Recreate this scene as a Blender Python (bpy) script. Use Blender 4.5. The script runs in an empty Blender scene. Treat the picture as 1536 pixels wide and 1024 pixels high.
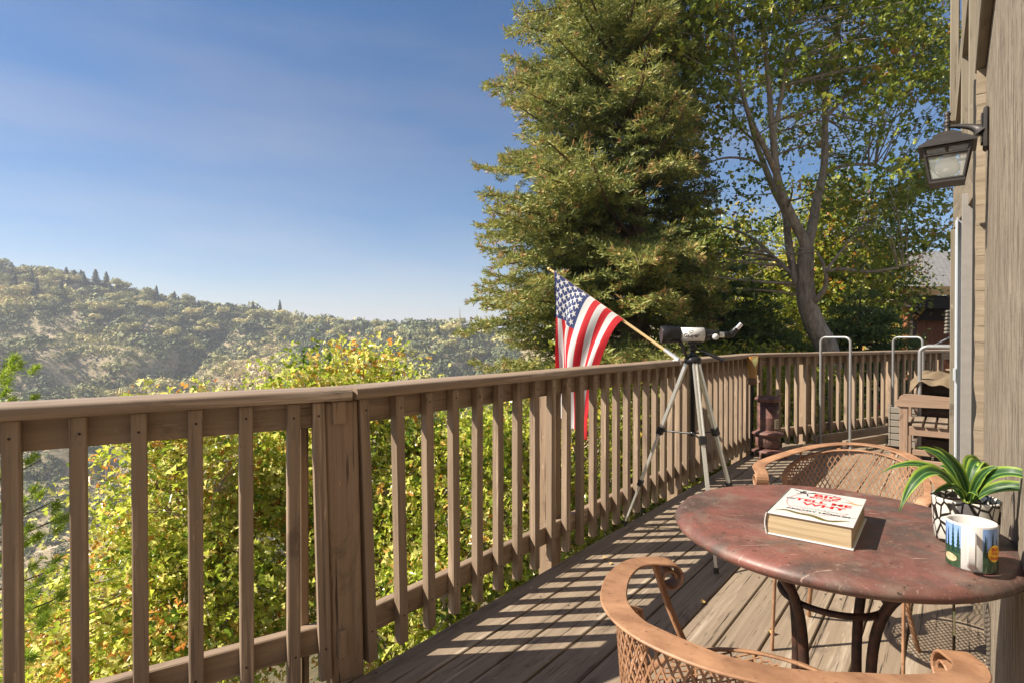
import bpy, math, random
import numpy as np
from mathutils import Vector, Matrix
random.seed(7); RNG = np.random.default_rng(11)
R = math.radians
F, CX, HY, CAMZ = 841.0, 768.0, 505.0, 1.147
scene = bpy.context.scene
COL = scene.collection

def P(px, py, Z):                     # a place in the world seen at that pixel and Z metres ahead
    return Vector(((px-CX)/F*Z, Z, CAMZ-(py-HY)/F*Z))

# ---------------------------------------------------------------- object helpers
def tag(o, label=None, cat=None, group=None, kind=None):
    if label: o['label'] = label
    if cat: o['category'] = cat
    if group: o['group'] = group
    if kind: o['kind'] = kind
    return o
def empty(name, loc=(0,0,0), rz=0.0, label=None, cat=None, group=None):
    o = bpy.data.objects.new(name, None); COL.objects.link(o)
    o.location = loc; o.rotation_euler = (0,0,rz); o.empty_display_size = .1
    return tag(o, label, cat, group)

class MB:
    def __init__(s): s.v=[]; s.f=[]; s.m=[]; s.sm=[]
    def add(s, vs, fs, m=0, smooth=False):
        b=len(s.v); s.v += [tuple(v) for v in vs]
        for f in fs: s.f.append(tuple(i+b for i in f)); s.m.append(m); s.sm.append(smooth)
        return s
    def box(s, x0,x1,y0,y1,z0,z1, m=0, bev=0.0, M=None):
        if bev>0:
            b=min(bev,(x1-x0)*.45,(y1-y0)*.45,(z1-z0)*.45)
            vs=[];
            # chamfered box: 24 verts
            for sx in (0,1):
                for sy in (0,1):
                    for sz in (0,1):
                        X=(x0,x1)[sx];Y=(y0,y1)[sy];Z=(z0,z1)[sz]
                        dx=b if sx==0 else -b; dy=b if sy==0 else -b; dz=b if sz==0 else -b
                        vs += [(X,Y+dy,Z+dz),(X+dx,Y,Z+dz),(X+dx,Y+dy,Z)]
            I=lambda a,b_,c,k:(a*4+b_*2+c)*3+k
            fs=[]
            fs.append((I(0,0,0,0),I(0,0,1,0),I(0,1,1,0),I(0,1,0,0)))
            fs.append((I(1,0,0,0),I(1,1,0,0),I(1,1,1,0),I(1,0,1,0)))
            fs.append((I(0,0,0,1),I(1,0,0,1),I(1,0,1,1),I(0,0,1,1)))
            fs.append((I(0,1,0,1),I(0,1,1,1),I(1,1,1,1),I(1,1,0,1)))
            fs.append((I(0,0,0,2),I(0,1,0,2),I(1,1,0,2),I(1,0,0,2)))
            fs.append((I(0,0,1,2),I(1,0,1,2),I(1,1,1,2),I(0,1,1,2)))
            for a in (0,1):
                for c in (0,1):
                    fs.append((I(a,c,0,0),I(a,c,1,0),I(a,c,1,1),I(a,c,0,1)))
                    fs.append((I(a,0,c,0),I(a,1,c,0),I(a,1,c,2),I(a,0,c,2)))
                    fs.append((I(0,a,c,1),I(1,a,c,1),I(1,a,c,2),I(0,a,c,2)))
                    for e in (0,1): fs.append((I(a,c,e,0),I(a,c,e,1),I(a,c,e,2)))
        else:
            vs=[(x,y,z) for x in (x0,x1) for y in (y0,y1) for z in (z0,z1)]
            fs=[(0,1,3,2),(4,6,7,5),(0,4,5,1),(2,3,7,6),(0,2,6,4),(1,5,7,3)]
        if M is not None: vs=[M@Vector(v) for v in vs]
        return s.add(vs,fs,m)
    def prism(s, poly, z0, z1, m=0):      # polygon in xy, extruded in z
        n=len(poly); vs=[(p[0],p[1],z0) for p in poly]+[(p[0],p[1],z1) for p in poly]
        fs=[tuple(range(n-1,-1,-1)),tuple(range(n,2*n))]+[(i,(i+1)%n,n+(i+1)%n,n+i) for i in range(n)]
        return s.add(vs,fs,m)
    def hexa(s, a, b, m=0):              # two quads a (4 pts) and b (4 pts)
        return s.add(list(a)+list(b),[(3,2,1,0),(4,5,6,7)]+[(i,(i+1)%4,4+(i+1)%4,4+i) for i in range(4)],m)
    def tube(s, pts, r, n=10, m=0, cap=True):
        pts=[Vector(p) for p in pts]; k=len(pts)
        rs=r if hasattr(r,'__len__') else [r]*k
        vs=[]; prev=None
        for i,p in enumerate(pts):
            t=(pts[min(i+1,k-1)]-pts[max(i-1,0)])
            if t.length<1e-9: t=Vector((0,0,1))
            t.normalize()
            if prev is None:
                a=Vector((0,0,1)) if abs(t.z)<.9 else Vector((1,0,0)); u=t.cross(a).normalized()
            else:
                u=prev-t*prev.dot(t); u=u.normalized() if u.length>1e-6 else t.orthogonal().normalized()
            prev=u; w=t.cross(u)
            for j in range(n):
                an=2*math.pi*j/n; vs.append(p+(u*math.cos(an)+w*math.sin(an))*rs[i])
        fs=[(i*n+j,i*n+(j+1)%n,(i+1)*n+(j+1)%n,(i+1)*n+j) for i in range(k-1) for j in range(n)]
        s.add(vs,fs,m,True)
        if cap: s.add(vs[:n],[tuple(range(n-1,-1,-1))],m); s.add(vs[-n:],[tuple(range(n))],m)
        return s
    def lathe(s, prof, n=48, c=(0,0,0), m=0, M=None, smooth=True):
        vs=[];k=len(prof)
        for r,z in prof:
            for j in range(n):
                a=2*math.pi*j/n; v=Vector((r*math.cos(a),r*math.sin(a),z))
                if M is not None: v=M@v
                vs.append(v+Vector(c))
        fs=[(i*n+j,i*n+(j+1)%n,(i+1)*n+(j+1)%n,(i+1)*n+j) for i in range(k-1) for j in range(n)]
        return s.add(vs,fs,m,smooth)
    def strip(s, pts, sides, w, t, m=0, smooth=True):   # flat bar of width w (per point ok) along pts; sides = unit width direction
        k=len(pts); pts=[Vector(p) for p in pts]; vs=[]
        ws=w if hasattr(w,'__len__') else [w]*k
        for i,p in enumerate(pts):
            tg=(pts[min(i+1,k-1)]-pts[max(i-1,0)]).normalized(); sd=Vector(sides[i]); sd=(sd-tg*sd.dot(tg)).normalized(); n=tg.cross(sd)
            e=min(t*.35,.002)
            a=ws[i]/2; b=t/2
            for (x,y) in ((-a+e,-b),(a-e,-b),(a,-b+e),(a,b-e),(a-e,b),(-a+e,b),(-a,b-e),(-a,-b+e)): vs.append(p+sd*x+n*y)
        fs=[(i*8+j,i*8+(j+1)%8,(i+1)*8+(j+1)%8,(i+1)*8+j) for i in range(k-1) for j in range(8)]
        fs+= [tuple(range(7,-1,-1)), tuple((k-1)*8+j for j in range(8))]
        return s.add(vs,fs,m,False)
    def build(s, name, mats, parent=None, loc=None, rot=None, autosmooth=True):
        me=bpy.data.meshes.new(name); me.from_pydata([tuple(v) for v in s.v],[],s.f)
        mats=mats if isinstance(mats,(list,tuple)) else [mats]
        for x in mats: me.materials.append(x)
        me.polygons.foreach_set('material_index',s.m); me.polygons.foreach_set('use_smooth',s.sm); me.update()
        o=bpy.data.objects.new(name,me); COL.objects.link(o)
        if parent is not None: o.parent=parent
        if loc is not None: o.location=loc
        if rot is not None: o.rotation_euler=rot
        return o
def np_mesh(name, V, polys, mats, parent=None, attr=None, smooth=False, midx=None):
    """V (n,3); polys (m,k) array of equal-size faces"""
    me=bpy.data.meshes.new(name); V=np.asarray(V,dtype=np.float32); polys=np.asarray(polys,dtype=np.int32)
    m,k=polys.shape
    me.vertices.add(len(V)); me.vertices.foreach_set('co',V.ravel())
    me.loops.add(m*k); me.loops.foreach_set('vertex_index',polys.ravel())
    me.polygons.add(m); me.polygons.foreach_set('loop_start',np.arange(0,m*k,k,dtype=np.int32))
    mats=mats if isinstance(mats,(list,tuple)) else [mats]
    for x in mats: me.materials.append(x)
    if smooth: me.polygons.foreach_set('use_smooth',np.ones(m,dtype=bool))
    if midx is not None: me.polygons.foreach_set('material_index',np.asarray(midx,dtype=np.int32))
    if attr is not None:
        a=me.attributes.new('tint','FLOAT','POINT'); a.data.foreach_set('value',np.asarray(attr,dtype=np.float32))
    me.update(calc_edges=True)
    o=bpy.data.objects.new(name,me); COL.objects.link(o)
    if parent is not None: o.parent=parent
    return o
def copy_tree(o, parent=None):
    c=o.copy(); COL.objects.link(c); c.parent=parent
    for ch in list(o.children): copy_tree(ch,c)
    return c
def bez(p0,p1,p2,n=10,p3=None):
    p0,p1,p2=Vector(p0),Vector(p1),Vector(p2); out=[]
    for i in range(n+1):
        t=i/n
        if p3 is None: out.append(p0*(1-t)**2+p1*2*t*(1-t)+p2*t*t)
        else: out.append(p0*(1-t)**3+p1*3*t*(1-t)**2+p2*3*t*t*(1-t)+Vector(p3)*t**3)
    return out
def catmull(pts,n=6):
    pts=[Vector(p) for p in pts]; q=[pts[0]*2-pts[1]]+pts+[pts[-1]*2-pts[-2]]; out=[]
    for i in range(1,len(q)-2):
        a,b,c,d=q[i-1],q[i],q[i+1],q[i+2]
        for j in range(n):
            t=j/n; out.append(.5*((2*b)+(c-a)*t+(2*a-5*b+4*c-d)*t*t+(3*b-a-3*c+d)*t**3))
    out.append(pts[-1]); return out

# ---------------------------------------------------------------- materials
class NT:
    def __init__(s,name):
        s.mat=bpy.data.materials.new(name); s.mat.use_nodes=True; s.t=s.mat.node_tree
        s.b=s.t.nodes['Principled BSDF']; s.out=s.t.nodes['Material Output']
    def n(s,typ,**kw):
        x=s.t.nodes.new(typ)
        for k,v in kw.items(): setattr(x,k,v)
        return x
    def l(s,a,b): s.t.links.new(a,b)
    def coord(s,scale=(1,1,1),kind='Object',vec=None):
        mp=s.n('ShaderNodeMapping'); mp.inputs['Scale'].default_value=scale
        if vec is None: tc=s.n('ShaderNodeTexCoord'); vec=tc.outputs[kind]
        s.l(vec,mp.inputs['Vector']); return mp.outputs[0]
    def noise(s,vec,scale=5,detail=4,rough=.55,dist=0):
        x=s.n('ShaderNodeTexNoise'); x.inputs['Scale'].default_value=scale; x.inputs['Detail'].default_value=detail
        x.inputs['Roughness'].default_value=rough; x.inputs['Distortion'].default_value=dist
        if vec is not None: s.l(vec,x.inputs['Vector'])
        return x.outputs['Fac']
    def ramp(s,fac,stops,interp='LINEAR'):
        x=s.n('ShaderNodeValToRGB'); x.color_ramp.interpolation=interp
        e=x.color_ramp.elements
        while len(e)<len(stops): e.new(.5)
        for i,(p,c) in enumerate(stops):
            e[i].position=p; e[i].color=(c[0],c[1],c[2],1) if hasattr(c,'__len__') else (c,c,c,1)
        s.l(fac,x.inputs[0]); return x.outputs[0]
    def mix(s,fac,a,b,typ='MIX'):
        x=s.n('ShaderNodeMix',data_type='RGBA',blend_type=typ)
        for i,v in ((0,fac),(6,a),(7,b)):
            if hasattr(v,'is_linked') or isinstance(v,bpy.types.NodeSocket): s.l(v,x.inputs[i])
            elif i==0: x.inputs[0].default_value=v
            else: x.inputs[i].default_value=(v[0],v[1],v[2],1)
        return x.outputs[2]
    def math(s,op,a,b=None,c=None):
        x=s.n('ShaderNodeMath',operation=op)
        for i,v in enumerate((a,b,c)):
            if v is None: continue
            if isinstance(v,bpy.types.NodeSocket): s.l(v,x.inputs[i])
            else: x.inputs[i].default_value=v
        return x.outputs[0]
    def bump(s,h,strength=.3,dist=.01):
        x=s.n('ShaderNodeBump'); x.inputs['Strength'].default_value=strength; x.inputs['Distance'].default_value=dist
        s.l(h,x.inputs['Height']); s.l(x.outputs[0],s.b.inputs['Normal'])
    def base(s,c):
        if isinstance(c,bpy.types.NodeSocket): s.l(c,s.b.inputs['Base Color'])
        else: s.b.inputs['Base Color'].default_value=(c[0],c[1],c[2],1)
    def rough(s,v):
        if isinstance(v,bpy.types.NodeSocket): s.l(v,s.b.inputs['Roughness'])
        else: s.b.inputs['Roughness'].default_value=v
    def metal(s,v): s.b.inputs['Metallic'].default_value=v

def plain(name,c,rough=.5,metal=0,var=.12,scale=30,bump=.05):
    t=NT(name); v=t.coord(); n=t.noise(v,scale,4)
    t.base(t.mix(n,[x*(1-var) for x in c],[min(1,x*(1+var)) for x in c])); t.rough(rough); t.metal(metal)
    if bump: t.bump(n,bump,.003)
    return t.mat

def wood_mat(name,light,dark,axis,grain=1.0,bump=.25,rough=.6,worn=None,boards=None,knots=True):
    t=NT(name)
    sc=[34,34,34]; sc[axis]=1.3
    tc=t.n('ShaderNodeTexCoord'); oi=t.n('ShaderNodeObjectInfo')
    off=t.n('ShaderNodeVectorMath',operation='SCALE'); off.inputs[0].default_value=(13.7,7.1,5.3); t.l(oi.outputs['Random'],off.inputs['Scale'])
    ad=t.n('ShaderNodeVectorMath',operation='ADD'); t.l(tc.outputs['Object'],ad.inputs[0]); t.l(off.outputs[0],ad.inputs[1])
    vec=ad.outputs[0]; bid=None
    if boards:
        sp=t.n('ShaderNodeSeparateXYZ'); t.l(tc.outputs['Object'],sp.inputs[0])
        bid=t.math('FLOOR',t.math('DIVIDE',t.math('ADD',sp.outputs[boards[0]],boards[2]),boards[1]))
        wn=t.n('ShaderNodeTexWhiteNoise',noise_dimensions='1D'); t.l(bid,wn.inputs['W'])
        sc2=t.n('ShaderNodeVectorMath',operation='SCALE'); sc2.inputs['Scale'].default_value=9; t.l(wn.outputs['Color'],sc2.inputs[0])
        ad2=t.n('ShaderNodeVectorMath',operation='ADD'); t.l(vec,ad2.inputs[0]); t.l(sc2.outputs[0],ad2.inputs[1]); vec=ad2.outputs[0]
    g=t.noise(t.coord(sc,vec=vec),1.0,6,.65,.35)
    sc3=[3,3,3]; sc3[axis]=.8
    big=t.noise(t.coord(sc3,vec=vec),1.0,3,.5)
    sc4=[90,90,90]; sc4[axis]=2.2
    crack=t.ramp(t.noise(t.coord(sc4,vec=vec),1.0,3,.6,.2),[(.0,0),(.30,0),(.38,1)])
    col=t.mix(t.ramp(g,[(.3,0),(.7,1)]),dark,light)
    col=t.mix(t.math('MULTIPLY',big,.55),col,[x*.72 for x in light])
    if worn: 
        w=t.ramp(t.noise(t.coord([x*.35 for x in sc],vec=vec),1.6,5,.7),[(.56,0),(.68,1)])
        col=t.mix(w,col,worn)
    if boards:
        col=t.mix(t.math('MULTIPLY',t.math('SUBTRACT',wn.outputs['Value'],.25),.45),col,[x*.55 for x in dark])
    col=t.mix(t.math('MULTIPLY',t.math('SUBTRACT',1.0,crack),.55*grain),col,[x*.35 for x in dark])
    if knots:
        vo=t.n('ShaderNodeTexVoronoi'); s5=[5,5,5]; s5[axis]=1.6; vo.inputs['Scale'].default_value=1
        t.l(t.coord(s5,vec=vec),vo.inputs['Vector'])
        kn=t.ramp(vo.outputs['Distance'],[(.04,1),(.13,0)])
        col=t.mix(t.math('MULTIPLY',kn,.75),col,[x*.4 for x in dark])
    st=t.ramp(t.noise(t.coord([7 if i!=axis else 2.2 for i in range(3)],vec=vec),1.0,6,.72,.6),[(.56,0),(.66,1)])
    col=t.mix(t.math('MULTIPLY',st,.62*min(1,grain)),col,[x*.42 for x in dark])
    ch=t.ramp(t.noise(t.coord([38 if i!=axis else 9 for i in range(3)],vec=vec),1.0,3,.6,.4),[(.69,0),(.72,1)])
    col=t.mix(t.math('MULTIPLY',ch,.6*min(1,grain)),col,[min(.7,x*1.7) for x in light])
    t.base(col); t.rough(rough)
    h=t.math('ADD',t.math('MULTIPLY',g,.6),crack)
    t.bump(h,bump,.004)
    return t.mat

RAILC=dict(light=(.345,.255,.178),dark=(.170,.120,.079))
M={}
M['rail_v']=wood_mat('brown_painted_wood_upright',RAILC['light'],RAILC['dark'],2,.9,.35,.62,worn=(.50,.38,.27))
M['rail_h']=wood_mat('brown_painted_wood_level',RAILC['light'],RAILC['dark'],1,.9,.35,.6,worn=(.52,.42,.32))
M['post']=wood_mat('cracked_brown_post_wood',(.36,.255,.168),(.18,.122,.076),2,2.4,1.0,.65)
M['deck']=wood_mat('weathered_deck_boards',(.32,.25,.175),(.18,.132,.092),1,2.0,1.0,.75,worn=(.41,.345,.265),boards=(0,.1405,20.0))
M['siding_trim']=wood_mat('weathered_trim_wood',(.24,.205,.15),(.11,.09,.062),2,1.3,.5,.8)
M['beam_trim']=wood_mat('weathered_beam_wood',(.27,.225,.165),(.12,.095,.066),1,1.3,.5,.8)
M['endgrain']=wood_mat('sawn_trim_wood',(.35,.285,.20),(.17,.13,.085),0,2.2,.9,.8)
M['bench']=wood_mat('faded_brown_teak',(.33,.225,.155),(.19,.12,.08),0,1.2,.4,.65)
M['bench_v']=wood_mat('faded_brown_teak_upright',(.33,.225,.155),(.19,.12,.08),2,1.2,.4,.65)
M['lumber']=wood_mat('grey_brown_lumber',(.30,.23,.165),(.18,.135,.095),1,1.2,.4,.75)
M['screw']=plain('dark_screw_steel',(.03,.022,.018),.5,.3)

# rough textured plywood siding
t=NT('rough_sawn_beige_siding')
v=t.coord((30,30,1.1)); g=t.noise(v,1,7,.7,.3)
pits=t.ramp(t.noise(t.coord((75,75,9)),1,4,.7,.8),[(.0,0),(.41,0),(.50,1)])
fine=t.noise(t.coord((8,8,160)),1,3,.6)
band=t.ramp(t.noise(t.coord((3,7,.25)),1,3),[(.3,0),(.7,1)])
c=t.mix(t.ramp(g,[(.25,0),(.7,1)]),(.15,.12,.085),(.285,.235,.175))
c=t.mix(t.math('MULTIPLY',band,.4),c,(.33,.285,.225))
c=t.mix(t.math('MULTIPLY',t.math('SUBTRACT',1.0,pits),.8),c,(.08,.055,.035))
t.base(c); t.rough(.85); t.bump(t.math('ADD',t.math('MULTIPLY',fine,.25),t.math('ADD',pits,t.math('MULTIPLY',g,.7))),.7,.006); M['siding']=t.mat

# table enamel
t=NT('worn_dark_red_enamel')
v=t.coord((1,1,1)); a=t.noise(v,5.5,8,.68,.6); b=t.noise(v,17,6,.7,.4)
col=t.mix(t.ramp(a,[(.36,0),(.62,1)]),(.072,.044,.036),(.190,.074,.057))
col=t.mix(t.math('MULTIPLY',t.ramp(b,[(.5,0),(.68,1)]),.75),col,(.17,.125,.095))
col=t.mix(t.math('MULTIPLY',t.ramp(t.noise(t.coord((1,1,1)),3.1,5,.7,1.2),[(.49,0),(.60,1)]),.8),col,(.062,.054,.046))
sc=t.ramp(t.noise(t.coord((14,150,10)),1,3,.6,1.5),[(.665,0),(.70,1)])
sc2=t.ramp(t.noise(t.coord((130,16,10)),1,3,.6,1.5),[(.71,0),(.74,1)])
col=t.mix(t.math('MULTIPLY',t.math('MAXIMUM',sc,sc2),.55),col,(.42,.30,.24))
col=t.mix(t.ramp(t.noise(v,90,2,.5),[(.69,0),(.72,1)]),col,(.03,.025,.02))
ds=t.ramp(t.noise(v,210,2,.5),[(.66,0),(.70,1)]); col=t.mix(t.math('MULTIPLY',ds,.3),col,(.45,.36,.30)); t.base(col); t.rough(t.ramp(b,[(.3,.36),(.7,.62)])); t.bump(b,.25,.002); M['table']=t.mat
t=NT('rusty_dark_iron'); v=t.coord(); a=t.noise(v,40,5,.6)
t.base(t.mix(t.ramp(a,[(.4,0),(.7,1)]),(.035,.02,.016),(.10,.042,.028))); t.rough(.5); t.metal(.3); t.bump(a,.2,.002); M['iron']=t.mat
t=NT('copper_tan_painted_metal'); v=t.coord(); a=t.noise(v,14,6,.65,.3); b=t.noise(v,120,2)
c=t.mix(t.ramp(a,[(.35,0),(.65,1)]),(.225,.115,.060),(.375,.205,.112))
c=t.mix(t.ramp(t.noise(v,33,6,.75,.5),[(.55,0),(.70,.6)]),c,(.15,.075,.045)); c=t.mix(t.ramp(b,[(.68,0),(.72,1)]),c,(.11,.05,.028)); t.base(c); t.rough(.58); t.metal(.0); t.bump(a,.1,.002); M['copper']=t.mat
M['alu']=plain('satin_aluminium',(.78,.79,.75),.32,.75,.06,60,.02)
M['black']=plain('black_plastic',(.012,.012,.014),.35,0,.2)
M['white']=plain('white_gloss_enamel',(.62,.62,.60),.25,0,.03,8,.0)
M['silver']=plain('polished_silver',(.75,.75,.75),.2,.9,.05)
M['lantern']=plain('dark_bronze_metal',(.045,.04,.037),.5,.4,.25,40,.15)
M['grey_tube']=plain('dull_grey_steel_tube',(.30,.30,.295),.45,.5,.2,40,.05)
M['alum_jamb']=plain('grey_white_aluminium_jamb',(.56,.60,.64),.35,.4,.05)
M['door_grey']=plain('weathered_grey_door_edge',(.22,.205,.185),.6,0,.2)
M['dark']=plain('matt_black_and_gap_shade',(.02,.018,.016),.8)  # plain black for dark parts, also paints the shade in the door recess
M['soil']=plain('potting_soil',(.035,.02,.013),.95,0,.6,70,.9)
M['pole']=wood_mat('varnished_pale_wood',(.62,.44,.22),(.48,.32,.14),0,.5,.1,.4,knots=False)
M['brass']=plain('brass_finial',(.55,.38,.14),.35,.6)
M['paper']=None
t=NT('yellowed_page_block'); 
g=t.noise(t.coord((2,2,900)),1,2,.5); g2=t.noise(t.coord((4,4,120)),1,4,.6)
c=t.mix(g,(.36,.27,.15),(.52,.42,.27)); c=t.mix(t.math('MULTIPLY',t.ramp(g2,[(.35,1),(.55,0)]),.6),c,(.24,.16,.08)); t.base(c); t.rough(.8); t.bump(g,.3,.001); M['paper']=t.mat
t=NT('glossy_white_book_cover'); t.base((.56,.55,.53)); t.rough(.3); M['cover']=t.mat
M['ink_red']=plain('red_print_ink',(.50,.012,.010),.35,0,.05,20,0)
M['ink_black']=plain('black_print_ink',(.02,.02,.02),.4,0,.2,20,0)
M['ink_grey']=plain('grey_print_ink',(.22,.22,.22),.4,0,.2,20,0)
M['ink_olive']=plain('olive_print_ink',(.16,.13,.02),.4,0,.7,400,0)
M['ink_tan']=plain('tan_print_ink',(.55,.30,.12),.4,0,.3,200,0)
M['flag_red']=None
def cloth(name,c):
    t=NT(name); w=t.noise(t.coord((1,1,1)),180,2); t.base(t.mix(w,[x*.9 for x in c],c)); t.rough(.75)
    tr=t.n('ShaderNodeBsdfTranslucent'); tr.inputs[0].default_value=(c[0],c[1],c[2],1)
    mx=t.n('ShaderNodeMixShader'); mx.inputs[0].default_value=.3; t.l(t.b.outputs[0],mx.inputs[1]); t.l(tr.outputs[0],mx.inputs[2]); t.l(mx.outputs[0],t.out.inputs[0])
    return t.mat
M['flag_red']=cloth('red_nylon',(.55,.010,.020)); M['flag_white']=cloth('white_nylon',(.68,.68,.68)); M['flag_blue']=cloth('navy_nylon',(.03,.05,.17))
def glass(name,c=(.9,.95,.95),a=.35,rough=.1):
    t=NT(name); t.base(c); t.rough(rough); t.b.inputs['Alpha'].default_value=a; t.b.inputs['Specular IOR Level'].default_value=.8
    return t.mat
M['glass']=glass('dusty_lantern_glass',(.62,.66,.64),.30,.15)
M['bulb']=plain('frosted_bulb_glass',(.72,.70,.58),.4,0,.05)
M['rust']=None
t=NT('rusted_red_brown_enamel'); v=t.coord(); a=t.noise(v,9,6,.7,.5)
t.base(t.mix(t.ramp(a,[(.38,0),(.62,1)]),(.065,.034,.028),(.20,.095,.078))); t.rough(.55); t.bump(a,.2,.004); M['rust']=t.mat
M['label_cream']=plain('cream_label_plate',(.62,.56,.42),.5)
M['bamboo']=wood_mat('orange_bamboo',(.66,.38,.12),(.40,.20,.05),2,.8,.2,.45,knots=False)
M['wicker']=plain('brown_wicker',(.16,.09,.05),.6,0,.5,90,.4)
M['pale_leaf']=plain('pale_yellow_green_husk',(.55,.52,.22),.5)
M['shingle']=None
t=NT('grey_roof_shingles'); v=t.coord((1,1,1)); br=t.n('ShaderNodeTexBrick'); br.inputs['Scale'].default_value=3.0; br.inputs['Mortar Size'].default_value=.03
br.inputs['Color1'].default_value=(.20,.195,.19,1); br.inputs['Color2'].default_value=(.13,.13,.13,1); br.inputs['Mortar'].default_value=(.05,.05,.05,1); br.inputs['Row Height'].default_value=.4
t.l(v,br.inputs['Vector']); t.base(t.mix(t.math('MULTIPLY',t.noise(v,4,4),.5),br.outputs[0],(.27,.26,.25))); t.rough(.9); M['shingle']=t.mat
M['orange_wood']=wood_mat('orange_brown_wall_boards',(.36,.13,.05),(.15,.05,.022),2,1,.3,.7)
M['fascia']=wood_mat('yellow_brown_fascia',(.50,.33,.15),(.32,.19,.08),0,1,.3,.7)
M['dark_wood']=plain('dark_brown_eave_wood',(.03,.02,.015),.8)
t=NT('dark_car_paint'); t.base((.02,.02,.025)); t.rough(.2); t.b.inputs['Coat Weight'].default_value=.6; M['car']=t.mat
M['tail_red']=plain('red_lens_plastic',(.62,.015,.015),.25); M['plate_yellow']=plain('yellow_plate',(.75,.48,.06),.4)
M['car_glass']=plain('dark_car_glass',(.02,.025,.03),.08); M['tyre']=plain('black_tyre_rubber',(.02,.02,.02),.8)
M['tarp']=plain('olive_brown_canvas',(.17,.125,.075),.85,0,.35,25,.5)
M['log']=plain('dark_bark_firewood',(.09,.06,.045),.9,0,.6,40,.8); M['log_end']=plain('split_wood_face',(.42,.28,.17),.8,0,.4,60,.3)
M['white_slat']=plain('off_white_painted_slats',(.20,.18,.15),.6,0,.1)
M['drop_leaf']=plain('dry_tan_leaf',(.52,.34,.12),.7,0,.4,60,.2)
# bark
def bark(name,a,b,sc=(9,9,2.4)):
    t=NT(name); g=t.noise(t.coord(sc),1.5,7,.7,.4); t.base(t.mix(t.ramp(g,[(.35,0),(.65,1)]),a,b)); t.rough(.9); t.bump(g,.7,.03); return t.mat
M['bark_oak']=bark('grey_oak_bark',(.20,.15,.11),(.52,.43,.33)); M['bark_fir']=bark('rough_fir_bark',(.07,.045,.03),(.22,.155,.105))
M['twig']=bark('thin_twig_bark',(.10,.07,.05),(.24,.18,.13))
# leaves
def leaf_mat(name,stops,transl=.35,rough=.45):
    t=NT(name); at=t.n('ShaderNodeAttribute',attribute_name='tint')
    c=t.ramp(at.outputs['Fac'],stops); t.base(c); t.rough(rough); t.b.inputs['Specular IOR Level'].default_value=.5
    tr=t.n('ShaderNodeBsdfTranslucent'); t.l(c,tr.inputs[0])
    mx=t.n('ShaderNodeMixShader'); mx.inputs[0].default_value=transl
    t.l(t.b.outputs[0],mx.inputs[1]); t.l(tr.outputs[0],mx.inputs[2]); t.l(mx.outputs[0],t.out.inputs[0]); return t.mat
M['leaf_yellow']=leaf_mat('yellow_green_autumn_leaves',[(0,(.14,.24,.03)),(.22,(.34,.44,.05)),(.48,(.62,.66,.09)),(.70,(.85,.82,.30)),(.84,(.85,.58,.16)),(1,(.68,.28,.06))],.58,.22)
M['leaf_oak']=leaf_mat('green_oak_leaves',[(0,(.08,.13,.022)),(.40,(.21,.27,.036)),(.72,(.42,.44,.06)),(.86,(.50,.36,.06)),(1,(.52,.20,.04))],.45,.35)
M['leaf_back']=leaf_mat('light_green_leaves',[(0,(.15,.22,.03)),(.4,(.34,.39,.05)),(.75,(.56,.56,.08)),(1,(.68,.48,.08))],.5,.3)
M['needle']=leaf_mat('fir_needles',[(0,(.045,.075,.028)),(.40,(.135,.175,.05)),(.66,(.32,.34,.085)),(.80,(.48,.42,.12)),(.90,(.48,.33,.11)),(1,(.42,.25,.10))],.30,.6)
M['needle_dark']=leaf_mat('dark_fir_needles',[(0,(.06,.11,.04)),(.6,(.15,.22,.06)),(1,(.30,.34,.08))],.2,.5)
M['needle_pine']=leaf_mat('bright_pine_needles',[(0,(.18,.30,.03)),(.6,(.42,.56,.06)),(1,(.62,.68,.10))],.25,.45)
M['scrub']=leaf_mat('hillside_scrub_foliage',[(0,(.11,.14,.06)),(.30,(.32,.32,.12)),(.55,(.60,.54,.20)),(.82,(.74,.60,.32)),(1,(.74,.54,.40))],.0,.8)
M['conifer_far']=leaf_mat('distant_conifer_foliage',[(0,(.03,.05,.03)),(1,(.10,.12,.055))],.0,.8)

# ---------------------------------------------------------------- frames
PH=R(38.2); U=Vector((math.sin(PH),math.cos(PH),0)); NIN=Vector((math.cos(PH),-math.sin(PH),0))
def HF(x,s,z=0): return NIN*x+U*s+Vector((0,0,z))       # house/deck frame: x towards the house, s along the boards
K=Vector((-.532,1.879,0)); C3=Vector((2.439,5.65,0))
PH1,PH3=R(58),R(62)

# ---------------------------------------------------------------- deck
deck=MB(); sK=K.dot(U); sC=C3.dot(U)
t1=math.tan(PH1-PH); t3=math.tan(PH3-PH)
edge=1.572; gap=.008; lines=[edge,1.396]
while lines[-1]>-1.9: lines.append(lines[-1]-.1405)
left=[edge+.002]
while left[-1]<3.4: left.append(left[-1]+.1405)
def board(L1,L0,s_a1,s_a0,s_b1,s_b0):
    L1-=gap/2; L0+=gap/2; j=random.uniform(-.0012,.0012)
    p=[(-L1,s_a1),(-L0,s_a0),(-L0,s_b0),(-L1,s_b1)]
    n=max(1,1); top=0+j; b=.003
    vs=[(x,y,-.038) for x,y in p]+[(x,y,top-b) for x,y in p]+[(p[0][0]+b,p[0][1],top),(p[1][0]-b,p[1][1],top),(p[2][0]-b,p[2][1],top),(p[3][0]+b,p[3][1],top)]
    fs=[(3,2,1,0)]+[(i,(i+1)%4,4+(i+1)%4,4+i) for i in range(4)]+[(4+i,4+(i+1)%4,8+(i+1)%4,8+i) for i in range(4)]+[(8,9,10,11)]
    deck.add(vs,fs)
for a,b in zip(lines[:-1],lines[1:]):
    e=lambda L: sC+(edge-L)/t3
    joint=random.choice([None,None,-.4,4.6,6.2]) 
    board(a,b,-2.5,-2.5,e(a),e(b))
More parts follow.
